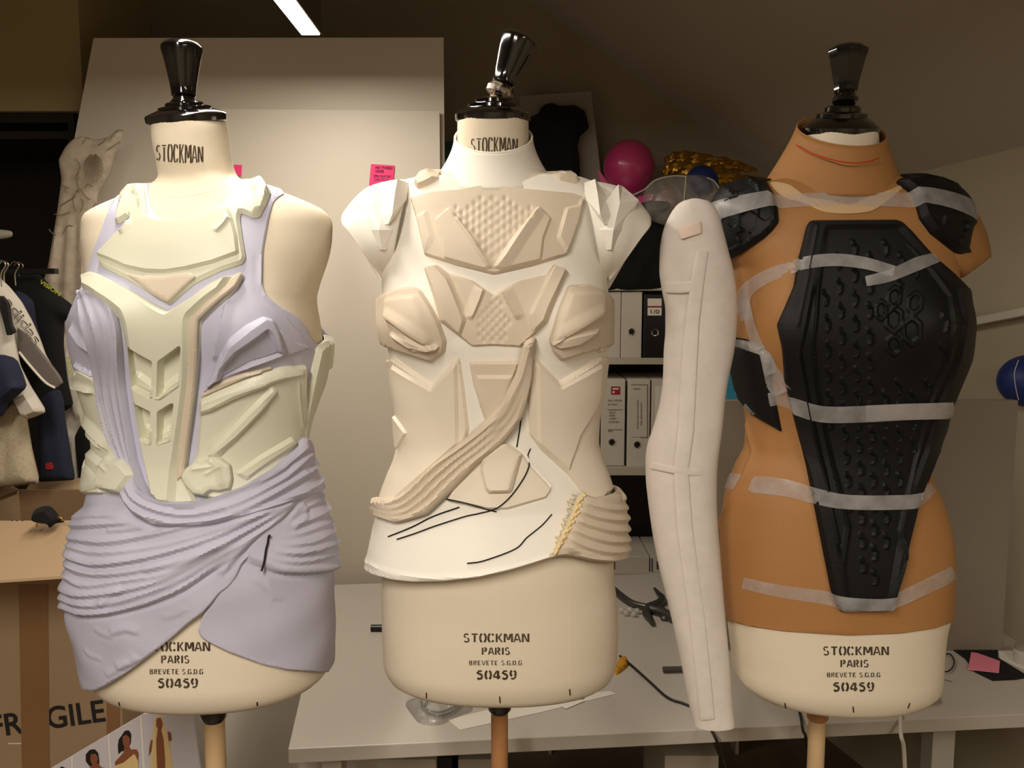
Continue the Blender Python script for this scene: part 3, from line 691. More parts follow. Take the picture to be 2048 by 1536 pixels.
piece('skirt_drape', BL, [(40,985),(180,978),(260,985),(300,1015),(400,1030),(520,1010),(600,985),(588,1003),(560,1040),(520,1090),(484,1127),(474,1151),(458,1171),(440,1184),(426,1203),(409,1222),(377,1245),(328,1287),(279,1326),(247,1349),(217,1369),(194,1376),(178,1373),(150,1345),(60,1320),(40,1200)],
  .003, M['lavender_cloth'], CL, base=.008, bevel=.002, g=.0030, rnd=6, feats=[('fold', q, h*(.62 + .22*((i*2)%3)), .0040 + .0026*((i*2)%3), .0028, .06, .12) for i, (q, h) in enumerate(LF)] + [
  ('poly', [(40,1030),(260,1020),(320,1060),(560,1000),(584,1004),(540,1060),(480,1100),(420,1138),(370,1172),(300,1201),(225,1222),(172,1224),(138,1212),(40,1205)], .007, .012), ('noise', [(50, 60, 0, .0009), (90, -30, 1, .0006)])])
WF = [([(268,965),(290,1000),(340,1022),(400,1026),(470,1008),(540,968),(598,905)],.006),([(262,985),(285,1018),(340,1038),(410,1040),(490,1018),(560,978),(612,930)],.006),
      ([(272,1010),(310,1042),(370,1050),(440,1042),(520,1020),(590,990),(640,960)],.005),([(285,955),(300,985),(345,1004),(400,1005),(470,982),(540,940),(592,885)],.005),
      ([(350,1012),(420,1012),(490,985),(560,930)],.003),([(450,1026),(530,992),(590,945)],.004),([(470,1040),(560,1008),(640,978)],.003)]
piece('waist_wrap', BL, [(282,945),(290,975),(310,992),(345,1003),(400,1003),(440,992),(485,972),(540,935),(575,896),(594,866),(604,890),(612,950),(640,972),(640,985),(600,1000),(560,1012),(500,1030),(430,1048),(360,1054),(315,1048),(278,1024),(258,1000),(256,982),(268,950)],
  .010, M['lavender_cloth'], CL, base=.012, bevel=.007, g=.0026, rnd=8, edge='round', feats=[('fold', q, h, .0050, .0032, .05, .05) for q, h in WF])
thread('marking_thread', BL, [(533,1069),(531,1085),(528,1098),(525,1120),(520,1139)], .0017, M['thread'], CL, lift=.008)
# back of the garment standing off behind the armhole
q = [(612,612,1.33),(630,640,1.35),(655,668,1.345),(660,684,1.33),(650,696,1.30),(625,700,1.27)]
q2 = [(618,590,1.37),(640,625,1.40),(668,660,1.40),(676,688,1.38),(668,704,1.34),(640,712,1.28)]
A_ = catmull([P(*a) for a in q], 5); B_ = catmull([P(a[0]-6, a[1]+22, a[2]+.01) for a in q], 5)
n_ = len(A_); bk = mesh('armhole_edge', np.vstack([A_, B_]), [(i, i+1, n_+i+1, n_+i) for i in range(n_-1)], M['lavender'], CL)
sd_ = bk.modifiers.new('s', 'SOLIDIFY'); sd_.thickness = .004

# ================================================================== white armoured top on the middle form
CM = thing('armoured_top', 'white high-collared top with beige foam plates and gathered drape on the middle dress form', 'costume', (FM.location.x, FM.location.y, BM.z0))
piece('shirt', BM, [(900,352),(930,366),(985,372),(1040,366),(1080,350),(1120,352),(1160,358),(1190,368),(1212,392),(1216,440),(1214,500),(1210,560),(1320,600),(1330,1000),(1335,1090),(1238,1100),(1180,1104),(1120,1106),(1094,1112),(1060,1123),(1026,1133),(960,1149),(895,1156),(840,1156),(805,1152),(765,1140),(745,1118),(730,1100),
  (650,1090),(640,1000),(650,600),(766,560),(764,500),(762,440),(766,396),(786,370),(820,360),(860,352)], .0025, M['shirt_white'], CM, base=.001, bevel=.0018, g=.0042, rnd=8, back=.0008, edge='open',
  feats=[('ramp', (985,1030), (0, -.22), .03), ('noise', [(18, 10, 0, .0008)]), ('crest', [(790,718),(800,800),(806,900)], .003, .004, .004), ('ridge', [(920,700),(945,760),(975,850),(960,900)], .003, .02),
         ('crest', [(1045,905),(1100,970),(1090,995)], .002, .004, .004), ('fold', [(745,1108),(800,1140),(895,1150),(1000,1138),(1100,1108)], .002, .003, .002, .02, .02)])
def sleeve(rings, name, m, parent, mirror=None):
    G = np.array([[P(a if mirror is None else mirror - a, b + (0 if mirror is None else 4), c) for a, b, c in r_] for r_ in rings])
    G = np.array([catmull(r_, 5) for r_ in G]); G = np.stack([catmull(G[:, j], 5) for j in range(G.shape[1])], 1)
    a, b = G.shape[:2]; F = [(i*b+j, i*b+j+1, (i+1)*b+j+1, (i+1)*b+j) for i in range(a-1) for j in range(b-1)]
    if mirror is None: F = [f[::-1] for f in F]
    o = mesh(name, G.reshape(-1, 3), F, m, parent); s_ = o.modifiers.new('s', 'SOLIDIFY'); s_.thickness = .003; s_.offset = 0
    return o
SR = [[(778,556,1.32),(788,500,1.262),(802,430,1.258),(815,385,1.285),(826,361,1.33),(815,385,1.38),(795,450,1.41),(778,556,1.39)],
      [(772,556,1.318),(768,505,1.256),(772,440,1.249),(778,393,1.275),(785,362,1.33),(778,385,1.385),(772,450,1.42),(774,556,1.39)],
      [(769,556,1.316),(750,510,1.262),(735,452,1.258),(735,405,1.28),(738,375,1.33),(735,405,1.385),(745,460,1.42),(770,558,1.39)],
      [(768,558,1.314),(740,516,1.270),(712,468,1.270),(702,432,1.285),(708,400,1.33),(712,425,1.39),(735,480,1.42),(769,566,1.39)],
      [(767,560,1.312),(735,516,1.272),(704,473,1.274),(684,446,1.290),(690,425,1.34),(700,460,1.40),(732,512,1.42),(768,574,1.39)]]
sleeve(SR, 'cap_sleeve', M['shirt_white'], CM); sleeve(SR, 'cap_sleeve', M['shirt_white'], CM, 1985)
def fin(name, base3, top3, m, parent):
    """wedge-shaped spike: base outline and raised crest line, as one closed mesh"""
    B = np.array([P(*q) for q in base3]); T = np.array([P(*q) for q in top3]); n = len(B); V = np.vstack([B, T]); k = len(T)
    F = [tuple(range(n))]
    # connect base loop halves to crest
    h = n // 2
    L = list(range(0, h)); Rr = list(range(n-1, h-1, -1))
    for side in (L, Rr):
        for i in range(len(side)-1):
            a, b = n + min(i, k-1), n + min(i+1, k-1)
            F.append((side[i], side[i+1], b, a) if a != b else (side[i], side[i+1], a))
    F.append((L[0], Rr[0], n)); F.append((L[-1], Rr[-1], n+k-1))
    return mesh(name, V, F, m, parent, smooth=0)
for mir in (None, 1985):
    g_ = lambda l: [((a if mir is None else mir - a), b, c) for a, b, c in l]
    wd = lambda l, c: [(c + (a-c)*1.4, b, z) for a, b, z in l]
    fin('sleeve_fin', g_(wd([(745,372,1.305),(722,400,1.29),(740,460,1.262),(757,500,1.254),(768,500,1.25),(778,460,1.248),(768,400,1.268),(752,370,1.30)], 758)), g_([(748,369,1.285),(745,405,1.262),(758,460,1.236),(763,499,1.244)]), M['shirt_white'], CM)
    fin('sleeve_fin', g_(wd([(790,364,1.30),(778,390,1.277),(772,430,1.250),(774,449,1.246),(781,449,1.246),(792,430,1.250),(806,400,1.268),(810,366,1.295)], 790)), g_([(795,358,1.275),(790,385,1.256),(784,430,1.235),(777,447,1.240)]), M['shirt_white'], CM)
def collar(name, d, top, bot, m, parent, n=6, thick=.003, flare=.35):
    """open cone: (centre px, side py, half width px, front depth, front py)"""
    th = np.linspace(0, 2*math.pi, 64, endpoint=False); ring = []
    for (cx, py, hw, b, fpy) in (top, bot):
        c = P(cx, py, d); a = hw * d / FPX; k = (c[2] - Z(fpy, d - b)) / b
        ring.append(np.stack([c[0] + a*np.sin(th), d - b*np.cos(th), c[2] - k*b*np.cos(th)], -1))
    G = []
    for t in np.linspace(0, 1, n*2):
        s_ = t ** (1 + flare*2); G.append(ring[0]*(1-t) + ring[1]*t + 0); G[-1][:, :2] = ring[0][:, :2]*(1-s_) + ring[1][:, :2]*s_
    o = loft(name, G, m, parent, cap=False); s2 = o.modifiers.new('s', 'SOLIDIFY'); s2.thickness = thick; s2.offset = 0
    rim = tube(name + '_rim', np.vstack([G[0], G[0][:2]]), thick*.62, m, o, sm=False)
    return o
collar('collar', 1.34, (987,274,75,.066,306), (986,357,112,.084,380), M['shirt_white'], CM)
def pits(xs, ys, test): return [(x + (0), y) for i, y in enumerate(ys) for x in (np.array(xs) + (dxp if i % 2 else 0)) if test(x, y)]
PT = []
for i, y in enumerate(np.arange(404, 530, 9.2)):
    for x in np.arange(890, 1090, 24) + (12 if i % 2 else 0):
        hw = 88 * (1 - max(0, (y - 425)) / 108)
        if y < 425: hw = 30 + (y - 404) * 2.6
        if abs(x - 986) < hw - 3: PT.append((x, y))
piece('upper_chest_plate', BM, [(823,399),(868,387),(930,382),(955,376),(990,373),(1030,380),(1142,390),(1160,396),(1164,404),(1150,455),(1129,512),(1060,533),(992,549),(985,549),(915,532),(852,512),(836,440)], .007, M['beige_foam'], CM, base=.003, bevel=.003, g=.0017, rnd=4,
  feats=[('poly', [(901,423),(876,446),(888,486),(893,519),(968,540),(984,536),(960,500)], .004, .004), ('poly', [(1075,421),(1098,444),(1083,483),(1078,522),(1005,540),(990,536),(1012,500)], .004, .004),
  ('crest', [(901,423),(945,483),(984,540)], .004, .010, .004), ('crest', [(1078,420),(1036,480),(992,540)], .006, .012, .004),
  ('poly', [(1128,423),(1150,418),(1160,404),(1150,455),(1129,508),(1112,480)], .004, .005), ('poly', [(838,440),(856,430),(870,480),(856,506)], .003, .006),
  ('pits', PT, .0024, .0023, .0042)])
PT2 = []
for i, y in enumerate(np.arange(592, 686, 8.6)):
    hw = 34 * min(1, (y - 584) / 55) if y < 650 else 30
    for x in np.arange(950, 1030, 17) + (8.5 if i % 2 else 0): 
        if abs(x - 986) < hw: PT2.append((x, y))
piece('lower_chest_plate', BM, [(851,538),(858,533),(876,531),(899,548),(947,562),(972,580),(988,590),(1010,576),(1040,562),(1091,552),(1105,530),(1130,541),(1117,587),(1096,643),(1068,668),(1040,692),(986,689),(944,691),(921,673),(879,643),(866,594)], .007, M['beige_foam'], CM, base=.003, bevel=.003, g=.0017, rnd=3,
  feats=[('poly', [(853,540),(874,533),(898,562),(916,610),(928,640),(918,668),(881,641),(868,594)], .007, .006), ('poly', [(1103,533),(1128,542),(1114,588),(1093,642),(1068,662),(1062,628),(1082,590)], .007, .006),
  ('crest', [(969,574),(958,604),(941,640)], .006, .003, .012), ('crest', [(1003,576),(1018,606),(1036,640)], .006, .012, .003), ('ridge', [(899,548),(935,626)], -.003, .006),
  ('pits', PT2, .0022, .0019, .0036)])
piece('bust_plate', BM, [(760,600),(772,588),(807,578),(836,577),(846,584),(862,612),(877,640),(892,678),(890,700),(866,720),(830,706),(782,693),(740,690),(730,650),(736,620)], .010, M['beige_foam'], CM, base=.003, bevel=.006, g=.0026, rnd=4,
  feats=[('poly', [(786,602),(838,600),(850,640),(866,684),(786,632)], .004, .006), ('crest', [(785,631),(820,654),(864,684)], .006, .014, .003), ('crest', [(796,661),(836,690),(880,684)], .004, .006, .004), ('poly', [(796,661),(822,668),(845,678),(878,684),(868,692),(830,684)], .006, .004)])
piece('bust_plate', BM, [(1133,575),(1169,571),(1198,581),(1240,610),(1250,650),(1245,690),(1192,697),(1150,706),(1120,717),(1104,700),(1098,676),(1108,650),(1117,620)], .010, M['beige_foam'], CM, base=.003, bevel=.006, g=.0026, rnd=4,
  feats=[('poly', [(1138,596),(1192,590),(1196,624),(1108,678),(1124,640)], .004, .006), ('crest', [(1104,682),(1150,652),(1194,626)], .006, .014, .003), ('poly', [(1100,681),(1140,664),(1185,656),(1150,680),(1120,688)], .006, .004)])
piece('side_tab', BM, [(1190,690),(1204,690),(1203,702),(1190,702)], .006, M['cream_foam'], CM, base=.004, bevel=.002, g=.003)
# abdomen: centre, flanks, belly
piece('centre_plate', BM, [(937,720),(1042,720),(1030,750),(1012,800),(990,850),(972,846),(958,810),(944,765)], .006, M['beige_foam'], CM, base=.003, bevel=.004, g=.003, feats=[('poly', [(956,750),(1022,750),(1008,800),(984,846),(972,840),(962,800)], .004, .005)])
piece('flank_plate', BM, [(793,712),(830,740),(869,767),(896,735),(916,704),(924,716),(930,767),(939,854),(934,876),(890,925),(850,960),(812,1008),(740,1010),(700,960),(730,880),(740,800),(740,720)], .007, M['cream_foam'], CM, base=.003, bevel=.004, g=.0030, rnd=4,
  feats=[('poly', [(796,728),(869,776),(914,720),(917,800),(918,884),(858,945),(800,1000),(812,900),(804,800)], .005, .005), ('poly', [(806,826),(828,862),(812,900),(806,880)], .005, .003)])
piece('flank_plate', BM, [(1066,706),(1080,722),(1117,762),(1160,735),(1194,710),(1240,715),(1250,800),(1235,880),(1260,960),(1205,991),(1198,1002),(1175,1002),(1130,947),(1081,900),(1057,867),(1055,773),(1060,722)], .007, M['cream_foam'], CM, base=.003, bevel=.004, g=.0030, rnd=4,
  feats=[('poly', [(1073,722),(1117,772),(1192,726),(1186,800),(1150,870),(1132,940),(1075,884),(1074,800)], .004, .005)])
piece('belly_plate', BM, [(1000,882),(1018,884),(1045,906),(1058,929),(1102,978),(1091,996),(1015,1018),(975,1018),(895,1000),(905,980),(955,925)], .006, M['cream_foam'], CM, base=.003, bevel=.003, g=.0035, rnd=4)
piece('belly_pad', BM, [(1000,884),(1012,884),(1043,906),(1040,915),(1024,978),(1019,985),(978,986),(970,978),(962,940),(965,915)], .009, M['cream_foam'], CM, base=.009, bevel=.004, g=.003, rnd=4, feats=[('ridge', [(1036,912),(1019,980)], -.001, .004)])
piece('shoulder_pad', BM, [(837,353),(852,346),(880,347),(877,362),(860,372),(838,381),(830,372)], .010, M['beige_foam'], CM, base=.002, bevel=.004, g=.003, rnd=3)
piece('shoulder_pad', BM, [(1112,347),(1134,348),(1150,358),(1156,368),(1150,371),(1118,364),(1106,354)], .010, M['beige_foam'], CM, base=.002, bevel=.004, g=.003, rnd=3)
# diagonal drape
DA = [(1048,680),(1042,700),(1030,745),(1000,805),(960,848),(920,884),(870,930),(830,975),(800,1000),(764,996)]
DB = [(1071,668),(1066,710),(1062,750),(1052,800),(1040,836),(1010,878),(960,925),(905,985),(860,1028),(806,1046),(760,1030)]
DAi = catmull(DA, 4); DBi = catmull(DB, 4); tt = np.linspace(0, 1, 14)
ix = lambda c, t: np.stack([np.interp(t, np.linspace(0, 1, len(c)), c[:, k]) for k in (0, 1)], -1)
DF = [('fold', (ix(DAi, tt)*(1-q) + ix(DBi, tt)*q).tolist(), h, .0042, .0034, .01, .01) for q, h in ((.14,.006),(.36,.0065),(.58,.006),(.8,.006),(.94,.004))]
piece('diagonal_drape', BM, DA + [(740,1010),(742,1024)] + DB[::-1], .007, M['beige_cloth'], CM, base=.010, bevel=.007, g=.0024, rnd=6, edge='round', feats=DF)
# gathered side panel
GF = [([(1118,1060),(1150,1085),(1210,1100),(1290,1080)],.006),([(1122,1045),(1160,1068),(1220,1080),(1290,1060)],.006),([(1130,1030),(1165,1048),(1220,1060),(1290,1040)],.006),([(1138,1012),(1170,1030),(1225,1040),(1290,1022)],.006),
      ([(1145,1000),(1180,1014),(1230,1020),(1290,1000)],.005),([(1116,1076),(1150,1106),(1190,1116),(1280,1098)],.005),([(1150,990),(1190,1000),(1235,1000),(1290,985)],.004)]
piece('gathered_side', BM, [(1150,985),(1175,996),(1205,992),(1250,975),(1320,980),(1320,1090),(1245,1112),(1208,1122),(1169,1118),(1130,1108),(1100,1110),(1112,1086),(1130,1040)], .012, M['beige_cloth'], CM, base=.012, bevel=.010, g=.0026, rnd=6, edge='round',
  feats=[('fold', q, h*.72, .0062, .0030, .08, .02) for q, h in GF])
fr = [(1152,984),(1158,990),(1152,1006),(1148,1022),(1140,1040),(1132,1058),(1122,1076),(1112,1092),(1104,1108),(1098,1106),(1108,1082),(1122,1052),(1134,1024),(1142,1000)]
fe_ = piece('frayed_edge', BM, fr, .004, M['frayed'], CM, base=.020, bevel=.002, g=.002, layer=False, feats=[('noise', [(900, 300, 0, .0015), (500, -900, 1, .0015)])])
for k in range(14):
    t_ = k / 13; x0, y0 = 1146 - 44*t_, 990 + 110*t_
    thread('frayed_thread', BM, [(x0, y0), (x0 - rng.uniform(2, 9), y0 + rng.uniform(-5, 6)), (x0 - rng.uniform(-2, 8), y0 + rng.uniform(4, 14))], .0005, M['frayed'], fe_, lift=.004)
for q in ([(1057,775),(1044,806),(1040,848),(1033,893)], [(1060,896),(1055,910),(1058,922),(1048,952),(1022,991),(993,1016),(960,1026),(928,1033),(873,1051),(840,1064),(806,1076)],
          [(895,998),(934,1006),(977,1019),(993,1023)], [(790,1071),(830,1053),(869,1032),(920,1014)], [(938,1122),(970,1117),(1029,1095),(1052,1073),(1081,1050),(1102,1028)]):
    thread('marking_thread', BM, q, .0011, M['thread'], CM, lift=.001)

# ================================================================== tan shell, black panels, tape and sleeve on the right form
CR = thing('paper_shell', 'tan paper bodice shell with high collar and red line on the right dress form', 'costume', (FR.location.x, FR.location.y, BR.z0))
piece('bodice', BR, [(1560,352),(1640,346),(1730,346),(1800,356),(1880,375),(1960,410),(2010,470),(2040,600),(2030,800),(2030,1000),(2040,1190),(1930,1236),(1896,1246),(1868,1256),(1800,1266),(1700,1270),(1570,1262),(1500,1252),(1448,1238),(1400,1220),(1330,1200),(1330,1000),(1350,800),(1340,600),(1340,460),(1420,400),(1480,372)],
  .003, M['tan_paper'], CR, base=.001, bevel=.0015, g=.006, rnd=8, feats=[('noise', [(20, 14, 0, .001), (45, -28, 2, .0006)]), ('ridge', [(1500,850),(1512,905),(1490,960),(1440,1050)], .004, .012)])
collar('collar', 1.40, (1682,262,81,.072,293), (1668,370,132,.088,392), M['tan_paper'], CR, thick=.002, flare=.1)
FRC = [(1545,368),(1575,382),(1610,398),(1650,410),(1700,416),(1740,405),(1780,385),(1800,372)]
def fuzz():
    piece('frayed_seam', BR, ribbon_px([(x,y+5) for x,y in FRC], [8, 26, 14, 24, 18, 28, 14, 6]), .0004, M['tan_paper_in'], CR, base=.0048, bevel=.002, g=.004, layer=False, rnd=3, curve=True, feats=[('noise', [(700, 500, 0, .0006)])])
fuzz()
# red pen line round the collar
def on_collar(px, py, d=1.40):
    c = P(1682, 262, d); # cone fitted between the two rings
    f = (py - 262) / 110.; hw = (81 + 51*max(0, min(1, f))**1.2) * d / FPX; b = .072 + .028 * max(0, min(1, f)); D = np.array(rays(px, py)); cx = P(1682 - 14*f, 262, d)[0]
    y = d - b
    for _ in range(30):
        x = D[0] / D[1] * y; s_ = min(.995, abs(x - cx) / hw); y = y*.5 + .5*(d - b * math.sqrt(1 - s_*s_))
    return D * (y - .003) / D[1] + np.array([0, 0, CH])
tube('red_line', [on_collar(*q) for q in [(1592,290),(1615,303),(1645,314),(1680,323),(1712,326),(1740,322),(1758,316)]], .0012, M['red_pen'], CR, seg=6)
SR2 = [[(1905,560,1.40),(1893,520,1.33),(1895,460,1.31),(1905,415,1.34),(1915,398,1.40),(1912,430,1.46),(1905,500,1.48),(1905,560,1.45)],
       [(1910,560,1.40),(1915,535,1.335),(1925,480,1.325),(1930,430,1.35),(1936,412,1.40),(1940,440,1.46),(1935,500,1.48),(1912,560,1.45)],
       [(1912,559,1.40),(1935,545,1.345),(1955,500,1.345),(1958,455,1.37),(1955,430,1.41),(1962,455,1.46),(1955,510,1.48),(1915,560,1.45)],
       [(1914,558,1.40),(1945,540,1.36),(1972,520,1.365),(1981,510,1.39),(1972,465,1.42),(1975,490,1.46),(1960,525,1.48),(1916,560,1.45)]]
sleeve(SR2, 'cap_sleeve', M['tan_paper'], CR, None)
# black panels (rest on the shell, held by tape)
def hexa(cx, cy, w_, h_): return [(cx-w_/2, cy-h_*.25), (cx, cy-h_/2), (cx+w_/2, cy-h_*.25), (cx+w_/2, cy+h_*.25), (cx, cy+h_/2), (cx-w_/2, cy+h_*.25)]
def squig(x, y, L, s=4): return [(x-s*.5, y), (x-s*.3, y+L*.3), (x+s, y+L*.45), (x+s*.8, y+L*.8), (x-s*.2, y+L)]
SPF = []
EL, ER = pchip([470, 560, 640, 700, 800, 900, 1010, 1100, 1190], [1648, 1628, 1618, 1612, 1628, 1652, 1676, 1692, 1700]), pchip([470, 560, 640, 700, 800, 900, 1010, 1100, 1190], [1785, 1862, 1890, 1882, 1850, 1822, 1790, 1776, 1762])
for ci in range(9):
    for j in range(15):
        y = 484 + j*48 + (24 if ci % 2 else 0); x = 1640 + ci*30 + (y-480)*(4.2-ci)*.012
        if y > 1150 or not (EL(np.array(y)) + 16 < x < ER(np.array(y)) - 14) or (1740 < x < 1850 and 575 < y < 725): continue
        SPF.append(('crest', squig(x, y, 36, 5), .0042, .0036, .0022))
HX = [(1783,598,26,44),(1784,640,34,50),(1820,660,34,52),(1784,686,30,40),(1757,622,22,40),(1824,612,26,44)]
for h_ in HX: h_ = (h_[0], h_[1], h_[2]*1.12, h_[3]*1.1); SPF.append(('poly', hexa(*h_), .003, .003)); SPF.append(('poly', hexa(h_[0], h_[1], h_[2]*.6, h_[3]*.62), -.004, .0025))
piece('chest_panel', BR, [(1617,448),(1624,446),(1785,445),(1796,449),(1815,468),(1855,518),(1913,577),(1926,605),(1932,643),(1930,672),(1917,723),(1884,807),(1855,907),(1826,1007),(1797,1152),(1780,1214),(1774,1218),(1678,1218),(1672,1212),(1659,1177),(1634,1048),(1605,898),(1572,757),(1567,690),(1559,650),(1572,620),(1588,577),(1597,518),(1611,458)],
  .016, M['black_foam'], None, base=.004, bevel=.005, g=.0021, rnd=3, lip=.45, label='large black coffin-shaped ribbed foam panel taped to the tan shell front', cat='panel', feats=[
  ('poly', [(1650,462),(1788,462),(1838,520),(1896,585),(1908,645),(1895,715),(1862,805),(1832,905),(1800,1010),(1778,1150),(1770,1195),(1690,1195),(1672,1100),(1648,950),(1616,780),(1600,700),(1612,640),(1630,560),(1640,500)], -.006, .006),
  ('crest', [(1650,470),(1636,560),(1622,680),(1636,780),(1662,930),(1690,1050),(1680,1130),(1690,1190)], .005, .004, .004),
  ('crest', [(1795,480),(1845,540),(1882,600),(1890,650),(1880,710),(1840,820),(1815,920),(1790,1060),(1800,1120),(1778,1190)], .005, .004, .004),
  ('ridge', [(1630,460),(1616,560),(1596,650)], .002, .003), ('ridge', [(1598,700),(1610,760),(1640,930),(1672,1080)], .003, .003)] + SPF)
def pad(label, ol, feats):
    piece('shoulder_panel', BR, ol, .016, M['black_foam'], None, base=.004, bevel=.006, g=.0025, rnd=3, lip=.4, label=label, cat='panel', group='black panels on the shoulders', feats=feats)
pad('black shoulder panel with cut hexagons beside the white sleeve', [(1405,392),(1420,384),(1447,378),(1490,371),(1530,368),(1547,392),(1556,425),(1558,446),(1545,464),(1530,478),(1490,504),(1451,522),(1445,480),(1438,443),(1420,415)],
  [('poly', [(1442,436),(1500,424),(1552,418),(1555,444),(1528,474),(1456,512),(1448,480)], -.003, .004), ('poly', hexa(1504,446,30,40), -.004, .003), ('poly', hexa(1534,432,24,30), -.004, .003), ('poly', hexa(1498,474,26,22), -.004, .003), ('poly', hexa(1478,440,18,34), -.003, .003),
   ('crest', [(1460,392),(1480,400),(1500,396)], .003, .003, .003), ('crest', [(1500,378),(1520,388),(1524,400)], .003, .003, .003), ('crest', [(1464,412),(1490,404)], .003, .003, .003), ('crest', [(1456,512),(1462,500),(1530,470)], .003, .002, .004)])
pad('black shoulder panel on the far side from the sleeve, tape across it', [(1788,370),(1817,360),(1850,362),(1884,368),(1910,380),(1928,393),(1943,420),(1940,477),(1934,517),(1905,508),(1855,470),(1834,441),(1822,395)],
  [('poly', [(1850,440),(1930,450),(1926,505),(1900,492),(1862,465)], -.003, .004), ('poly', hexa(1880,448,22,26), .003, .003), ('poly', hexa(1905,455,20,26), -.004, .003), ('crest', [(1830,372),(1870,380),(1910,396)], .003, .003, .003), ('poly', hexa(1906,486,16,22), .003, .003)])
piece('side_panel', BR, [(1456,672),(1497,678),(1534,697),(1543,712),(1547,769),(1566,862),(1513,828),(1455,760),(1430,740)], .008, M['black_foam'], None, base=.004, bevel=.004, g=.003, rnd=3, lip=.4, label='small black pointed panel taped under the arm beside the sleeve', cat='panel',
  feats=[('poly', [(1462,685),(1530,704),(1542,770),(1555,845),(1518,820),(1466,755)], .002, .003)])
piece('side_panel', BR, [(1900,735),(1925,690),(1975,700),(1960,800),(1900,860),(1866,866),(1884,812)], .009, M['black_foam'], None, base=.004, bevel=.003, g=.004, rnd=3, label='black panel just showing behind the large panel on its far side', cat='panel')
def tape(label, pts, wd, group='clear tape strips on the right form', lift=.0012, tw='tape', curve=True):
    p_ = catmull(pts, 6) if len(pts) > 2 else dens(np.array(pts, float), 10, False); wdi = np.interp(np.linspace(0, 1, len(p_)), np.linspace(0, 1, len(np.atleast_1d(wd))), np.atleast_1d(wd)) if np.ndim(wd) else wd
    ol = ribbon_px(p_, wdi); uv = BR.inv(ol[:, 0], ol[:, 1]); base_layers = list(BR.layers)
    # smooth bridge over height steps: sample top on a coarse neighbourhood
    piece('tape_strip', BR, ol, .0003, M[tw], None, base=lift, auto=True, bevel=.0005, g=.005, uv=clean(uv, .0008), wall=.0002, layer=False, label=label, cat='tape', group=group, sm=60)
tape('clear tape strip running across both black shoulder panels', [(1430,432),(1462,424),(1540,410),(1600,404),(1700,402),(1800,404),(1850,408),(1900,420),(1945,440)], [26,30,28,26,26,28,28,26,20])
tape('clear tape strip curving over the top of the large black panel', [(1500,640),(1492,610),(1500,580),(1540,552),(1600,532),(1660,525),(1720,532),(1775,548)], [24,26,28,26,26,24,22,20])
tape('short clear tape strip angled at the top right of the large black panel', [(1722,566),(1770,556),(1820,536),(1862,520)], [20,24,28,20])
tape('clear tape strip hanging down beside the sleeve from the curved strip', [(1494,600),(1506,650),(1520,690),(1545,740),(1570,780)], [20,18,20,30,40])
tape('clear tape strip across the middle of the large black panel', [(1505,820),(1540,795),(1580,800),(1640,820),(1720,820),(1800,815),(1882,812)], [26,26,30,32,32,32,32])
tape('clear tape strip over the top of the small black side panel', [(1462,688),(1500,690),(1535,712),(1548,745)], [16,18,22,20])
tape('clear tape strip at waist height across the large black panel', [(1445,962),(1500,968),(1570,976),(1630,992),(1680,1002),(1760,1004),(1826,1000),(1860,975)], [30,34,34,30,28,28,28,20])
tape('clear tape strip over the foot of the large black panel', [(1490,1165),(1560,1180),(1640,1192),(1700,1202),(1776,1202),(1830,1180),(1903,1145)], [22,24,26,28,28,28,30])
tape('small clear tape end stuck on the left shoulder panel edge', [(1434,436),(1460,428)], [30,28])
tape('small frosted tape piece on the middle strip of the large panel', [(1722,818),(1882,812)], [30,32])
# loose white mesh sleeve
ST = thing('sleeve', 'long white translucent mesh sleeve hanging beside the tan shell', 'sleeve', tuple(P(1400,1449,1.32)))
yy = [397,402,412,430,460,500,540,580,620,660,700,760,800,850,900,925,960,1000,1060,1120,1220,1330,1400,1449]
xl = [1384,1366,1352,1340,1327,1320,1319,1324,1331,1331,1328,1326,1321,1308,1293,1291,1292,1296,1304,1315,1339,1363,1376,1387]
xr = [1396,1416,1428,1438,1446,1456,1466,1472,1474,1472,1468,1456,1450,1445,1438,1435,1433,1433,1436,1441,1449,1459,1464,1470]
fl_, fr_ = pchip(yy, xl), pchip(yy, xr); rings = []
for y in np.unique(np.concatenate([np.linspace(397, 412, 8), np.linspace(412, 1449, 110)])):
    a, b = fl_(np.array(y)), fr_(np.array(y)); dd = 1.34 if y < 700 else 1.34 - .02 * (y-700)/750
    L_, R_ = P(a, y, dd), P(b, y, dd); c = (L_ + R_) / 2; hw = np.linalg.norm(R_ - L_) / 2; db = min(hw * .62, .045); th = np.linspace(0, 2*math.pi, 48, endpoint=False)
    wob = 1 + .03 * np.sin(3*th + y*.012) + .02*np.sin(5*th - y*.02)
    rings.append(np.stack([c[0] + hw*np.sin(th), dd - db*np.cos(th)*wob, np.full_like(th, c[2]) + .0*th], -1))
loft('tube', rings, M['tulle'], ST, cap=False)
class Tube2:
    def __init__(s): s.layers = []
    def inv(s, px, py): return np.stack([px, py], -1).astype(float) * .0008
    def S(s, u, v):
        px, py = np.atleast_1d(u) / .0008, np.atleast_1d(v) / .0008; dd = np.where(py < 700, 1.34, 1.34 - .02*(py-700)/750); a, b = fl_(py), fr_(py)
        D = np.stack(rays(px, py), -1); c = (a+b)/2; hw = (b-a)/2; q = np.clip(np.abs(px-c)/hw, 0, .98); db = np.minimum(hw*.0008*.62, .045)
        y = dd - db*np.sqrt(1-q*q)*1.05 - .002; return np.array([0, 0, CH]) + D * (y / D[:, 1])[:, None]
    def N(s, u, v): return np.broadcast_to(np.array([0, -1., 0]), (len(np.atleast_1d(u)), 3))
T2 = Tube2()
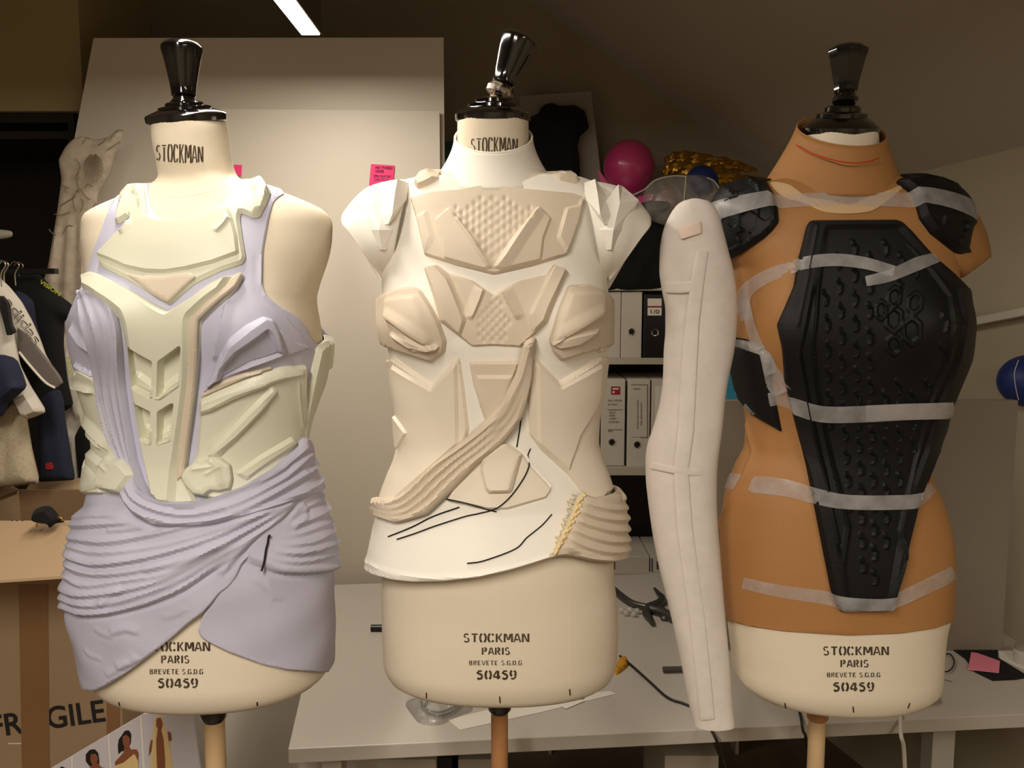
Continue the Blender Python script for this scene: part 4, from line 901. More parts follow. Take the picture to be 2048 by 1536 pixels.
piece('fabric_patch', T2, [(1353,457),(1402,440),(1404,466),(1362,479)], .0012, M['patch'], ST, bevel=.001, g=.004, wall=.0005, layer=False, label='pale pink tape patch')
piece('seam_band', T2, ribbon_px([(1330,1449-875),(1360,575),(1395,572)], 22), .0008, M['tulle'], ST, bevel=.001, g=.005, wall=.0005, layer=False)
piece('seam_band', T2, ribbon_px([(1405,500),(1395,560),(1385,640),(1378,740),(1372,860),(1362,940),(1370,1060),(1395,1240),(1415,1440)], [24,26,26,30,30,28,30,30,28]), .0008, M['tulle'], ST, bevel=.001, g=.006, wall=.0005, layer=False)
piece('seam_band', T2, ribbon_px([(1300,930),(1360,942),(1428,948)], 14), .0008, M['tulle'], ST, bevel=.001, g=.005, wall=.0005, layer=False)
# ================================================================== the room
def G(px, py, z):
    D = np.array(rays(px, py), float); return D * ((z - CH) / D[2]) + np.array([0, 0, CH])
ZC, YB = 2.75, 3.10
def quad(name, pts, m, **k): return prism(name, pts, k.pop('d', (0, 0, -.05)), m, kind='structure', **k)
quad('floor', [(-2.2,-2.2,0),(3.2,-2.2,0),(3.2,YB+.1,0),(-2.2,YB+.1,0)], M['floor'])
quad('ceiling', [(-2.2,-2.2,ZC),(3.2,-2.2,ZC),(3.2,YB+.1,ZC),(-2.2,YB+.1,ZC)], M['ceiling_paint'], d=(0,0,.05))
quad('wall_back', [(-2.2,YB,0),(3.2,YB,0),(3.2,YB,ZC),(-2.2,YB,ZC)], M['wall'], d=(0,.05,0))
quad('wall_left', [(-2.2,-2.2,0),(-2.2,YB,0),(-2.2,YB,ZC),(-2.2,-2.2,ZC)], M['wall'], d=(-.05,0,0))
quad('wall_rear', [(-2.2,-2.2,0),(3.2,-2.2,0),(3.2,-2.2,ZC),(-2.2,-2.2,ZC)], M['wall_pale'], d=(0,-.05,0))
B0 = P(1600, 398, YB); A0 = P(1060, 0, YB); C0 = P(2048, 285, 2.2)
dr = (C0 - B0); dr2 = dr / -dr[1]
e0 = B0 + dr2 * 5.3; quad('wall_right', [(B0[0],YB+.04,0),(e0[0],e0[1],0),(e0[0],e0[1],ZC),(B0[0],YB+.04,ZC)], M['wall_pale'], d=(.05,0,0))
up = A0 + (A0 - B0) * ((ZC + .02 - A0[2]) / (A0[2] - B0[2])); dn = B0 + (B0 - A0) * .25
quad('ceiling_slope', [tuple(up), tuple(dn), tuple(dn + dr2*5.3), tuple(up + dr2*5.3)], M['ceiling_paint'], d=(.03,0,.04))
def on_right_wall(px, py, off=.0):
    D = np.array(rays(px, py), float); n = np.cross(dr, [0, 0, 1.]); n /= np.linalg.norm(n); C = np.array([0, 0, CH]); t = (B0 - C).dot(n) / D.dot(n)
    n = n if n.dot(D) < 0 else -n; return C + D*t + n*off
a, b = on_right_wall(1900, 662), on_right_wall(2120, 620); a2, b2 = on_right_wall(1900, 648), on_right_wall(2120, 604)
prism('trim_1', [a, b, b2, a2], on_right_wall(2000, 640, .03) - on_right_wall(2000, 640), M['binder_white'], kind='structure')
# bulkhead and dark wardrobe under it
zb = Z(222, 2.58)
box('wall_bulkhead', (-2.2, 2.58, zb), (X(196, 2.58), YB, ZC), M['bulkhead'], bev=0, kind='structure')
wd = thing('wardrobe', 'dark open wardrobe behind the hanging clothes', 'wardrobe', (-1.6, 2.8, 0)); xr_ = X(176, 2.6)
box('back_panel', (-2.18, 3.04, .0), (xr_, 3.08, zb), M['dark_wood'], wd); box('side_panel', (xr_-.02, 2.60, 0), (xr_, 3.04, zb), M['dark_wood'], wd)
box('top_panel', (-2.18, 2.60, Z(270, 2.6)-.012), (xr_-.02, 3.04, Z(270, 2.6)+.012), M['dark_wood'], wd); box('front_rail', (-2.18, 2.60, zb-.03), (xr_-.02, 2.62, zb), M['dark_wood'], wd)
box('shelf', (-2.18, 2.62, .5), (xr_-.02, 3.04, .52), M['dark_wood'], wd)
# ---- big boards
def slab(name, px, depth, th, m, zbot=None, **k):
    pts = [tuple(P(x, y, depth)) for x, y in px]
    if zbot is not None: pts = [p if p[2] > zbot + .3 else (p[0], p[1], zbot) for p in pts]
    return prism(name, pts, (0, th, 0), m, bev=.001, **k)
tl, tr = P(187, 76, 2.50), P(887, 75, 2.50)
prism('white_board', [(X(95, 2.50, 560), 2.50, 0), (tr[0], 2.50, 0), tuple(tr), tuple(tl), tuple(P(95, 560, 2.50))], (0, .012, 0), M['white_board'], label='tall white backing board leaning behind the left dress form under the lamp', cat='board')
t2, t1 = P(879, 222, 2.475), P(400, 217, 2.475)
prism('white_board', [(t1[0], 2.475, 0), (t2[0], 2.475, 0), tuple(t2), tuple(t1)], (0, .010, 0), M['white_board'], label='shorter white board in front of the tall one, carrying the pink notes', cat='board')
FN = facing(2.470)
def note(px, label, m='pink_note', plane=FN, cat='sticky note', group='pink sticky notes'):
    return piece('sticky_note', plane, px, .0006, M[m], None, bevel=.0002, g=.01, rnd=0, wall=.0002, layer=False, label=label, cat=cat, group=group,
                 feats=[('ramp', (760, 345), (0, -.05), .006)], back=.0003)
n1 = note([(742,328),(789,331),(786,372),(738,372)], 'pink sticky note with handwriting on the white board beside the white sleeve', cat='sticky note')
def hand(parent, plane, rows, m='thread'):
    for (x0, y0, x1, txt, h) in rows: text_on(plane, txt, (x0, y0), (x1, y0+1), h, M[m], parent, name='handwriting', lift=.0022)
hand(n1, FN, [(751,338,785,'MIX TWEED',5.5),(751,345,768,'GRIPE',5.5),(748,355,782,'EPIX DHCIAS',5.5),(749,362,778,'DENTELLE',5.5)])
note([(462,329),(484,330),(483,352),(462,352)], 'pink sticky note half hidden behind the left form neck')
# ---- desk
dz = .74
fl, bl, fr, br = G(576,1498,dz), G(652,1170,dz), G(2048,1428,dz), G(1220,1150,dz)
ext = lambda a, b, x: a + (b - a) * ((x - a[0]) / (b[0] - a[0]))
fr2, br2 = ext(fl, fr, 1.30), ext(bl, br, 1.22)
dk = thing('desk', 'long white desk running behind the dress forms', 'desk', ((fl[0]+1.2)/2, 2.0, 0))
prism('desk_top', [tuple(fl), tuple(fr2), tuple(br2), tuple(bl)], (0, 0, -.030), M['desk_white'], dk, bev=.002)
def leg(px, depth, wd=.05): x = X(px, depth, 1500); box('leg', (x-wd/2, depth-.025, 0), (x+wd/2, depth+.025, dz-.03), M['desk_white'], dk)
leg(690, 2.25); leg(1875, 1.78); leg(1990, 2.28); leg(668, 1.62, .04)
box('frame_rail', (X(690,2.25)-.02, 2.26, dz-.09), (X(1990,2.28), 2.29, dz-.03), M['desk_white'], dk)
# partition on the desk
pt = box('desk_partition', (X(1405, 1.94), 1.94, dz), (1.20, 1.965, Z(801, 1.94)), M['partition'], label='grey fabric partition screen standing on the desk behind the right form', cat='partition')
# under the desk
du = thing('drawer_unit', 'white drawer unit under the desk behind the middle pole', 'drawers', (X(740,1.95), 2.1, 0))
zt = Z(1519, 1.9); x0_, x1_ = X(596, 1.9, 1519), X(872, 1.9, 1519); box('body', (x0_, 1.9, 0), (x1_, 2.3, zt), M['binder_white'], du)
for k in range(3): box('drawer', (x0_+.012, 1.888, zt-.03-.19*(k+1)), (x1_-.012, 1.9, zt-.02-.19*k-.008), M['binder_white'], du)
bb = box('storage_box', (X(916,1.95,1519), 1.95, 0), (X(1000,1.95,1519), 2.2, Z(1519,1.95)), M['shelf_white'], label='pale storage box under the desk beside the drawer unit', cat='box')
box('storage_box', (X(874,1.93,1519), 1.93, 0), (X(903,1.93,1519), 2.2, Z(1516,1.93)), M['binder_black'], label='narrow black box file under the desk', cat='box')
box('storage_box', (X(1330,1.85,1500), 1.85, 0), (X(1438,1.85,1500), 2.15, Z(1512,1.85)), M['shelf_white'], label='grey carton under the desk below the sleeve', cat='box')
# ---- things on the desk
zz = dz + .003
def flat(name, px, th, m, label, cat, z=dz, lift=0, **k):
    return prism(name, [tuple(G(x, y, z + lift + .0005)) for x, y in px], (0, 0, th), M[m] if isinstance(m, str) else m, bev=min(.001, th*.3), label=label, cat=cat, **k)
a, b = G(742,1256,dz+.008), G(800,1256,dz+.008)
sp = tube('stapler', [a, a*.7+b*.3, b], .009, M['plastic_black'], sm=False, label='small black gadget lying on the desk beside the middle form', cat='gadget')
# tangled cable in a clear bag
def deskpts(l, z): return [G(x, y, z) for x, y in l]
def blob(name, plane, ol, t, bk, m, label=None, cat=None, parent=None, feats=(), g=.006, bevel=None, curve=True, **k):
    return piece(name, plane, ol, t, M[m], parent, bevel=bevel or t, g=g, curve=curve, back=bk, follow=False, edge='round', lip=.05, layer=False, label=label, cat=cat, feats=feats, sm=60, **k)
HF = Plane((1000,1400,1.6), (1100,1400,1.6), (1000,1300,1.6))
class Flat:                                    # the desk top itself as a draping surface
    layers = []
    def inv(s, px, py):
        D = np.stack(rays(px, py), -1); t = (dz - CH) / D[:, 2]; q = D * t[:, None]; return q[:, :2]
    def S(s, u, v): u = np.atleast_1d(u); return np.stack([u, np.atleast_1d(v), np.full(len(u), dz)], -1)
    def N(s, u, v): return np.broadcast_to(np.array([0, 0, 1.]), (len(np.atleast_1d(u)), 3))
DT = Flat()
NZ = [('noise', [(160, 90, 0, .0018), (70, -140, 2, .002), (260, 210, 1, .001)])]
blob('plastic_bag', DT, [(812,1405),(850,1392),(930,1398),(945,1420),(920,1432),(880,1450),(842,1448),(822,1428)], .018, .0, 'plastic_film', 'crumpled clear plastic bag holding a coiled cable under the middle form', 'bag', feats=NZ, g=.004)
tube('cable', deskpts([(842,1402),(848,1420),(875,1432),(905,1424),(925,1404),(900,1396),(860,1400),(850,1416),(880,1424),(915,1412)], dz+.005), .0022, M['plastic_black'], label='coiled black cable inside the clear plastic bag', cat='cable')
flat('paper_sheet', [(895,1440),(1060,1398),(1220,1382),(1232,1388),(1080,1425),(920,1460)], .0004, 'paper', 'white leaflet sheet flat on the desk below the middle form', 'paper')
flat('paper_tag', [(1103,1403),(1140,1392),(1170,1402),(1132,1418)], .0008, 'paper', 'small white folded tag on the desk below the middle form', 'paper', lift=.0008)
flat('black_clip', [(1140,1396),(1165,1390),(1168,1396),(1146,1402)], .004, 'plastic_black', 'small black clip on the desk at the foot of the middle form', 'clip', lift=.002)
tube('marker_pen', [G(1326,1339,dz+.008), G(1372,1338,dz+.008)], .0065, M['marker_grey'], sm=False, label='dark grey marker pen on the desk beside the sleeve', cat='pen')
tube('power_cable', deskpts([(1240,1312),(1262,1330),(1300,1364),(1335,1395),(1370,1408),(1398,1424)], dz+.004) + [P(1425,1465,1.50), P(1440,1500,1.49), P(1455,1560,1.48), P(1460,1700,1.48)], .0028, M['plastic_black'], label='black cable crossing the desk and dropping behind the sleeve', cat='cable')
tube('power_cable', [G(1590,1400,dz+.004), G(1600,1428,dz+.004), P(1606,1462,1.54), P(1612,1482,1.54), P(1616,1600,1.56)], .0028, M['plastic_black'], label='black cable dropping over the desk edge left of the right pole', cat='cable')
tube('white_cable', [G(1790,1405,dz+.004), G(1800,1428,dz+.004), P(1802,1470,1.56), P(1808,1500,1.56), P(1812,1600,1.58)], .004, M['binder_white'], label='white cable hanging from the desk edge right of the right pole', cat='cable')
def spray():
    blob('dried_flower', DT, [(1237,1322),(1252,1318),(1258,1330),(1244,1344),(1232,1350),(1230,1338)], .010, 0, 'yellow_bit', 'small yellow scrap with a dark tip on the desk beside the middle form', 'scrap', feats=NZ, g=.003)
spray()
# twig-like metal tool
tl_ = thing('clamp_tool', 'dark grey branching metal tool on the desk behind the middle form', 'tool', tuple(G(1300,1210,dz)))
def dp(x, y, h=.012): return G(x, y, dz + h)
tube('arm', [dp(1228,1178), dp(1240,1190), dp(1262,1205), dp(1285,1212), dp(1300,1214)], [.008,.010,.009,.009,.010], M['steel'], tl_)
tube('hook', [dp(1298,1214), dp(1318,1206), dp(1324,1196), dp(1316,1186), dp(1309,1177)], [.012,.012,.010,.007,.004], M['steel'], tl_)
tube('jaw', [dp(1296,1216), dp(1292,1226), dp(1300,1238), dp(1304,1246)], [.011,.011,.008,.005], M['steel'], tl_)
tube('handle', [dp(1300,1218), dp(1322,1224), dp(1345,1236), dp(1362,1246)], [.012,.014,.014,.012], M['steel'], tl_)
lathe('knob', [(.0,0),(.012,.001),(.014,.008),(.010,.014),(0,.015)], G(1330,1240,dz), M['steel'], tl_, seg=16)
mat('glass_bead', 'd8d4cc', .05, alpha=.55, coat=1)
for k, (x, y) in enumerate([(1244,1226),(1252,1232),(1260,1226),(1268,1234),(1274,1228)]):
    c = G(x, y, dz)
    prof = [(.0085*math.sin(a_), .0085 - .0085*math.cos(a_)) for a_ in np.linspace(0.02, math.pi-.02, 9)]
    lathe('glass_bead', prof, c, M['glass_bead'], seg=16, label='small clear glass bead in the cluster beside the grey tool', cat='bead', group='clear glass beads by the tool')
# right end of the desk
flat('black_fabric', [(1905,1300),(1996,1300),(1996,1316),(2060,1355),(2030,1360),(1985,1362),(1950,1345),(1930,1318)], .0015, 'black_cloth', 'black fabric scrap on the desk under the pink note', 'fabric')
nt_ = flat('sticky_note', [(1942,1306),(1955,1308),(2000,1324),(1998,1347),(1936,1340)], .003, 'pink_note2', 'pink sticky note pad on black fabric at the right end of the desk', 'sticky note', lift=.003)
flat('paper_strip', [(1996,1302),(2060,1302),(2060,1345),(2000,1318)], .0006, 'paper', 'pale paper sheet at the right end of the desk beside the pink note', 'paper')
tube('wire_loop', deskpts([(1885,1310),(1900,1308),(1908,1322),(1905,1335),(1895,1343),(1882,1342)], dz+.005), .0016, M['plastic_black'], label='small loop of black wire on the desk right of the right form', cat='wire')
tube('safety_pin', deskpts([(1880,1358),(1892,1360),(1904,1363)], dz+.002), .001, M['chrome'], label='tiny silver pin on the desk right of the right form', cat='pin')
jr = thing('jar', 'small glass jar at the far right end of the desk', 'jar', tuple(G(2046,1325,dz)))
lathe('jar_body', [(.02,0),(.022,.004),(.022,.028),(.018,.032),(.018,.036)], G(2046,1325,dz), M['glass_bead'], jr); lathe('lid', [(.0195,.034),(.0195,.044),(.0,.045)], G(2046,1325,dz), M['partition'], jr)
flat('foam_block', [(1768,1404),(1862,1385),(1868,1408),(1790,1424)], .02, 'shelf_white', 'grey block on the desk behind the foot of the right form', 'block')
# ---- shelving with binders
SD = 2.75
sh = thing('shelving_unit', 'white shelving unit of binders between the middle and right forms', 'shelf', (X(1290,SD), 2.9, 0)); sx0, sx1 = X(1100, SD), X(1500, SD)
for y0, y1 in ((716,729),(934,951),(1146,1160)): box('shelf', (sx0+.012, SD, Z(y1, SD)), (sx1-.012, 3.06, Z(y0, SD)), M['shelf_white'], sh)
zt_ = Z(574, SD)
box('top_panel', (sx0, SD, zt_-.012), (sx1, 3.06, zt_), M['shelf_white'], sh)
box('side_panel', (sx0, SD, 0), (sx0+.012, 3.06, zt_-.012), M['shelf_white'], sh); box('side_panel', (sx1-.012, SD, 0), (sx1, 3.06, zt_-.012), M['shelf_white'], sh)
box('back_panel', (sx0+.012, 3.05, 0), (sx1-.012, 3.06, zt_-.012), M['dark_wood'], sh)
def binder(x0, x1, ytop, ybot, m, hole, label, lean=0, lab=None, fd=SD+.012):
    X0, X1, z1, z0 = X(x0, fd), X(x1, fd), Z(ytop, fd), Z(ybot, fd)
    t = thing('binder', label, 'binder', ((X0+X1)/2, fd+.12, z0), 'lever arch binders on the shelves')
    o = box('cover', (X0, fd, z0), (X1, fd+.25, z1), m, t, bev=.003)
    if hole:
        c = np.array([X(hole[0], fd), fd-.0005, Z(hole[1], fd)]); lathe('finger_ring', [(.0085,.0),(.0125,.001),(.0125,-.001),(.0085,-.0005)], c, M['chrome'], o, axis=(0,-1,0), seg=24)
        lathe('finger_hole', [(.0,.0003),(.0088,.0005),(.0088,.0002)], c, M['plastic_black'], o, axis=(0,-1,0), seg=20)
    t.rotation_euler = (0, lean, 0)
    return t, facing(fd)
SW = Z(716, SD)
binder(1165,1203,578,716,M['binder_white'],None,'white binder on the upper shelf, mostly hidden behind the middle form')
binder(1204,1240,583,716,M['binder_white'],None,'plain white binder on the upper shelf beside the one with a finger hole')
binder(1241,1282,583,716,M['binder_white'],(1262,664),'white binder with a finger hole on the upper shelf beside the black one')
bt, bp = binder(1285,1330,588,716,M['binder_black'],(1308,665),'black binder with white label on the upper shelf')
def lab(t, pl, px, m='paper', name='label', lift=.0015, **k): return piece(name, pl, px, .0004, M[m], t, base=lift, bevel=.0001, g=0, rnd=0, wall=.0003, layer=False, **k)
lab(bt, bp, [(1295,597),(1323,597),(1323,631),(1295,631)]); lab(bt, bp, [(1295,612),(1323,612),(1323,615),(1295,615)], 'red', 'stripe', .0022); text_on(bp, 'ⓘ' if False else '1/0', (1301,627), (1318,627), 8, M['print_black'], bt, lift=.003)
bt, bp = binder(1203,1251,758,932,M['binder_white'],(1226,884),'white binder with a red square stamp on the lower shelf', lean=0.0)
for q in [(1223,773),(1238,773),(1223,781),(1238,781)]: pass
lab(bt, bp, [(1222,773),(1240,773),(1240,789),(1222,789)], 'red', 'stamp'); lab(bt, bp, [(1225,776),(1237,776),(1237,779),(1225,779)], 'paper', 'stamp_mark', .0024); lab(bt, bp, [(1225,782),(1229,782),(1229,786),(1225,786)], 'paper', 'stamp_mark', .0024)
for x0, y0, x1, s_ in ((1216,803,1244,'MILK ATELIER'),(1216,811,1236,'PA 9 BOLT'),(1219,827,1232,'PROJ. E'),(1219,833,1230,'MODELE'),(1219,839,1232,'ROBES'),(1217,846,1238,'CORSETERIE'),(1217,864,1226,'Boto')): text_on(bp, s_, (x0,y0), (x1,y0), 4, M['print_grey'], bt)
for y in (819, 859): lab(bt, bp, [(1215,y),(1245,y),(1245,y+.8),(1215,y+.8)], 'print_grey', 'rule')
bt, bp = binder(1256,1301,758,934,M['binder_white'],(1277,889),'white binder with a long printed label on the lower shelf, second of the row')
lab(bt, bp, [(1263,770),(1294,770),(1294,874),(1263,874)], 'binder_white'); 
for q in ([(1262,769),(1295,769),(1295,770),(1262,770)], [(1294,769),(1295,769),(1295,875),(1294,875)], [(1280,874),(1295,874),(1295,875),(1280,875)]): lab(bt, bp, q, 'print_grey', 'rule', .0022)
text_on(bp, 'dossiers', (1266,779), (1280,779), 4, M['print_grey'], bt, lift=.003)
text_on(bp, 'coordonnees des', (1281,805), (1281,850), 4, M['print_grey'], bt, lift=.003); text_on(bp, 'materiaux et fournitures', (1274,800), (1274,858), 4, M['print_grey'], bt, lift=.003)
bt, bp = binder(1304,1350,758,934,M['binder_white'],None,'white binder on the lower shelf half hidden by the sleeve'); lab(bt, bp, [(1310,772),(1340,772),(1340,870),(1310,870)], 'paper')
binder(1165,1199,757,933,M['binder_white'],None,'white binder on the lower shelf hidden behind the middle form edge')
for x0, x1, lb in ((1222,1306,'flat white box file on the bottom shelf beside the middle form'), (1309,1360,'flat white box file on the bottom shelf beside the sleeve')):
    t = thing('box_file', lb, 'box file', (X((x0+x1)/2, SD), SD+.15, Z(1146, SD)), 'flat box files on the bottom shelf'); box('case', (X(x0,SD), SD+.01, Z(1146,SD)), (X(x1,SD), SD+.25, Z(1115,SD)), M['binder_white'], t)
    lp = facing(SD+.01); lab(t, lp, [(x0+4,1122),(x0+8,1122),(x0+8,1138),(x0+4,1138)], 'print_grey', 'label'); lab(t, lp, [(x1-3,1116),(x1-1,1116),(x1-1,1145),(x1-3,1145)], 'blue', 'spine_stripe')
# ---- heap on top of the shelves
HP_ = facing(2.80)
blob('black_bag', HP_, [(1195,590),(1200,520),(1222,470),(1262,436),(1300,425),(1340,440),(1370,500),(1380,585),(1300,592)], .07, .06, 'black_cloth', 'slumped black cloth bag on top of the shelving unit', 'bag', feats=[('noise', [(40, 30, 0, .006), (80, -50, 1, .003)])], g=.012)
pk = thing('balloon', 'round pink balloon on the heap above the shelves', 'balloon', tuple(P(1258, 400, 2.85))); c = P(1258, 336, 2.85); rb = 50*2.85/FPX
lathe('balloon_skin', [(rb*math.sin(a_)*(1-.10*max(0,math.cos(a_))), -rb*1.08*math.cos(a_)) for a_ in np.linspace(.05, math.pi-.02, 26)], c, M['balloon'], pk)
lathe('knot', [(.004,-rb*1.08-.018),(.010,-rb*1.08-.014),(.004,-rb*1.08-.006),(.006,-rb*1.05)], c, M['balloon'], pk, seg=12)
blob('pink_bag', facing(2.86), [(1205,372),(1196,340),(1212,360),(1240,398),(1300,385),(1312,410),(1275,432),(1240,425)], .03, .03, 'pink_side', 'dark pink limp balloon under the round pink one', 'balloon', g=.010)
def foil(pts, r_, label, n=26):
    p = catmull([P(*q) for q in pts], 14); rr = np.interp(np.linspace(0,1,len(p)), np.linspace(0,1,len(r_)), r_) * (1 + .18*np.sin(np.arange(len(p))*.9) * rng.uniform(.2,.7,len(p))); T = np.gradient(p, axis=0); T /= np.linalg.norm(T, axis=1)[:,None]; V = []
    for i in range(len(p)):
        u_ = np.cross(T[i], [0,1,0]); u_ /= np.linalg.norm(u_); w_ = np.cross(T[i], u_)
        for j in range(24): a_ = 2*math.pi*j/24; q = 1 + .16*math.sin(5*a_ + i*.7) + rng.uniform(-.05,.05); V.append(p[i] + rr[i]*q*(math.cos(a_)*u_ + math.sin(a_)*w_))
    loft('foil_balloon', np.array(V).reshape(len(p), 24, 3), M['gold'], sm=25, label=label, cat='balloon', group='gold foil balloons on the heap')
foil([(1330,322,2.86),(1360,317,2.86),(1410,322,2.87),(1470,332,2.88),(1515,342,2.9)], [.012,.024,.022,.018,.006], 'upper crumpled gold foil balloon above the shelves')
foil([(1325,346,2.80),(1350,336,2.80),(1400,345,2.80),(1460,358,2.82),(1520,368,2.84),(1558,376,2.85)], [.012,.022,.024,.022,.02,.012], 'lower crumpled gold foil balloon pointing at the tan collar')
lathe('blue_ball', [(.056*math.sin(a_), .056-.056*math.cos(a_)) for a_ in np.linspace(.02, math.pi-.02, 20)], P(1402, 400, 2.78) , M['blue'], label='dark blue ball in the clear bag above the shelves', cat='ball')
blob('clear_bag', facing(2.72), [(1290,378),(1318,355),(1360,350),(1410,352),(1435,372),(1450,410),(1430,450),(1350,455),(1290,430)], .035, .03, 'plastic_film', 'clear plastic bag with shiny seams over the shelf heap', 'bag', feats=NZ, g=.007)
for q, lb in (([(1262,392),(1290,378),(1312,360),(1345,352),(1374,353)], 'white drawstring along the clear bag top'), ([(1372,353),(1370,380),(1368,402)], 'white drawstring hanging at the clear bag middle'), ([(1414,355),(1428,362),(1438,376)], 'white curved string right of the blue ball')):
    tube('drawstring', [P(x, y, 2.66) for x, y in q], .0022, M['binder_white'], label=lb, cat='string', group='white strings of the clear bag')
blob('scrap_bundle', facing(2.78), [(1310,405),(1330,372),(1350,382),(1358,410),(1340,425),(1318,420)], .02, .02, 'red', 'red and brown scraps inside the clear bag', 'scraps', feats=NZ, g=.005)
blob('grey_pouch', facing(2.72), [(1272,412),(1300,402),(1338,405),(1334,420),(1300,432),(1275,428)], .02, .02, 'marker_grey', 'crumpled dark grey plastic pouch under the clear bag', 'pouch', feats=NZ, g=.005)
# board with black fur piece
slab('display_board', [(1040,192),(1182,182),(1205,372),(1215,470),(1030,470)], 2.95, .010, M['partition'], label='grey board leaning on the wall behind the black fur piece', cat='board')
blob('fur_piece', facing(2.90), [(1050,240),(1078,226),(1082,215),(1092,208),(1105,206),(1118,212),(1150,210),(1170,222),(1175,240),(1178,256),(1160,272),(1155,292),(1158,312),(1160,345),(1152,380),(1100,390),(1050,370),(1048,300)], .035, .03, 'fur', 'black shaggy fur piece pinned to the grey board beside the middle collar', 'fur', feats=[('noise', [(300, 200, 0, .003), (500, -350, 1, .002)])], g=.006, curve=False, rnd=4)
slab('teal_panel', [(870,284),(915,282),(915,1700),(870,1700)], 2.95, .02, M['teal'], zbot=.0, label='narrow strip of teal panel between the white board and the white collar', cat='panel')
slab('sky_blue_box', [(1438,748),(1490,748),(1490,1190),(1438,1190)], 2.30, .05, M['sky'], label='sky blue box edge seen between the sleeve and the tan shell', cat='box')
cp_ = thing('blue_hat', 'round blue hat resting behind the grey partition at the right edge', 'hat', tuple(P(2050, 800, 2.05))); rc = .075
lathe('crown', [(rc*math.sin(a_), -rc*.9*math.cos(a_)) for a_ in np.linspace(.02, math.pi-.02, 24)], P(2060, 762, 2.10), M['blue'], cp_); tube('stitching', [P(2037,720,2.03), P(2029,745,2.025), P(2031,772,2.025), P(2037,800,2.03)], .001, M['binder_white'], cp_)

# ================================================================== left side: clothes rail, gown, carton
RL = thing('clothes_rail', 'black clothes rail with an upright at the far left', 'clothes rail', (X(-80,2.2), 2.2, 0)); xr1 = X(114,2.2,542)
box('rail', (X(-200,2.2), 2.19, Z(548,2.2)), (xr1, 2.21, Z(537,2.2)), M['plastic_black'], RL); box('upright', (X(-190,2.2), 2.19, 0), (X(-175,2.2), 2.21, Z(537,2.2)), M['plastic_black'], RL)
box('foot', (X(-195,2.2), 1.95, 0), (X(-170,2.2), 2.45, .03), M['plastic_black'], RL)
def hook(px, depth, parent):
    o_ = P(px, 548, depth); tube('hanger_hook', [o_+[0,0,-.03], o_+[0,0,.0], o_+[.012,0,.022], o_+[0,0,.032], o_+[-.012,0,.022]], .0016, M['chrome'], parent)
def garment(name, label, cat, ol, depth, m, t=.03, folds=(), feats=(), curve=False, rnd=6):
    pl = facing(depth); tl2 = thing(name, label, cat, tuple(P(np.mean([q[0] for q in ol]), max(q[1] for q in ol), depth)), 'garments on the clothes rail')
    blob('cloth', pl, ol, t, t, m, parent=tl2, feats=[('fold', q, .008, .010, .007, .1, .1) for q in folds] + list(feats), g=.009, bevel=t*.9, curve=curve, rnd=rnd); return tl2, facing(depth - t - .002)
gm, pl = garment('gown', 'pale embroidered organza gown hanging beside the white board', 'gown', [(133,292),(146,278),(165,272),(190,280),(214,276),(232,262),(246,262),(240,285),(228,310),(222,340),(196,385),(192,440),(186,520),(184,620),(178,760),(172,960),(120,965),(120,800),(110,700),(90,620),(82,580),(98,530),(108,470),(116,420),(124,360),(118,320)],
  2.36, 'organza', .02, folds=[[(150,420),(140,600),(130,800)],[(170,420),(172,600),(160,900)],[(125,450),(112,560),(110,700)]])
for k in range(15):
    a_ = R(35 + k*7.5); L_ = 22 + 40*math.sin((k+1)/16*math.pi); x0, y0 = 186, 304
    tube('embroidery', [P(x0+6*math.cos(a_), y0+6*math.sin(a_), 2.335), P(x0+(L_)*math.cos(a_)*.75, y0+L_*math.sin(a_), 2.33)], .0010, M['embroidery'], gm, seg=5, sm=False)
for q in ([(158,360),(156,345),(160,330),(150,318)],[(158,345),(152,352),(156,372),(158,385)],[(150,388),(146,395),(148,412),(153,424)],[(150,385),(160,378),(170,392),(180,400)],[(137,376),(126,372),(122,366)],[(152,392),(135,402),(120,412)],[(140,424),(120,430),(108,428)],[(196,412),(190,408),(186,418)],
          [(146,452),(135,452),(125,468)],[(112,470),(104,466),(98,458)],[(168,375),(176,368),(186,374)],[(220,280),(228,266),(236,260),(246,261)],[(214,300),(226,292),(240,284)],[(196,290),(206,284),(212,276)],[(165,288),(172,276),(180,278)],[(161,396),(166,404),(164,416),(160,424)],[(134,386),(130,380),(132,372)]):
    tube('embroidery', [P(x, y, 2.332) for x, y in q], .0012, M['embroidery'], gm, seg=5)
garment('white_cloth', 'crumpled off-white cloth hanging under the black shirt', 'cloth', [(118,640),(140,650),(150,700),(168,760),(182,820),(160,862),(158,900),(160,960),(128,960),(120,860)], 2.30, 'jacket_grey', .02, folds=[[(130,700),(150,790),(165,840)],[(135,860),(150,880),(150,940)]])
t_, pl = garment('black_shirt', 'black shirt with yellow-green lettering at the shoulder', 'shirt', [(28,552),(78,548),(96,566),(118,590),(140,606),(153,622),(148,640),(128,640),(126,690),(134,760),(146,812),(124,826),(70,830),(44,760),(30,660)], 2.24, 'black_cloth', .03)
text_on(pl, 'VISION', (78,565), (119,592), 8, M['neon'], t_, name='print', bold=.03); text_on(pl, 'FRO', (133,715), (136,745), 9, M['neon'], t_, name='print', bold=.02); hook(38, 2.24, t_)
t_, pl = garment('navy_jacket', 'navy jacket with hood seam behind the grey sports jacket', 'jacket', [(20,592),(34,580),(50,588),(66,602),(70,640),(82,690),(88,740),(60,740),(36,680)], 2.16, 'navy', .03); hook(30, 2.16, t_)
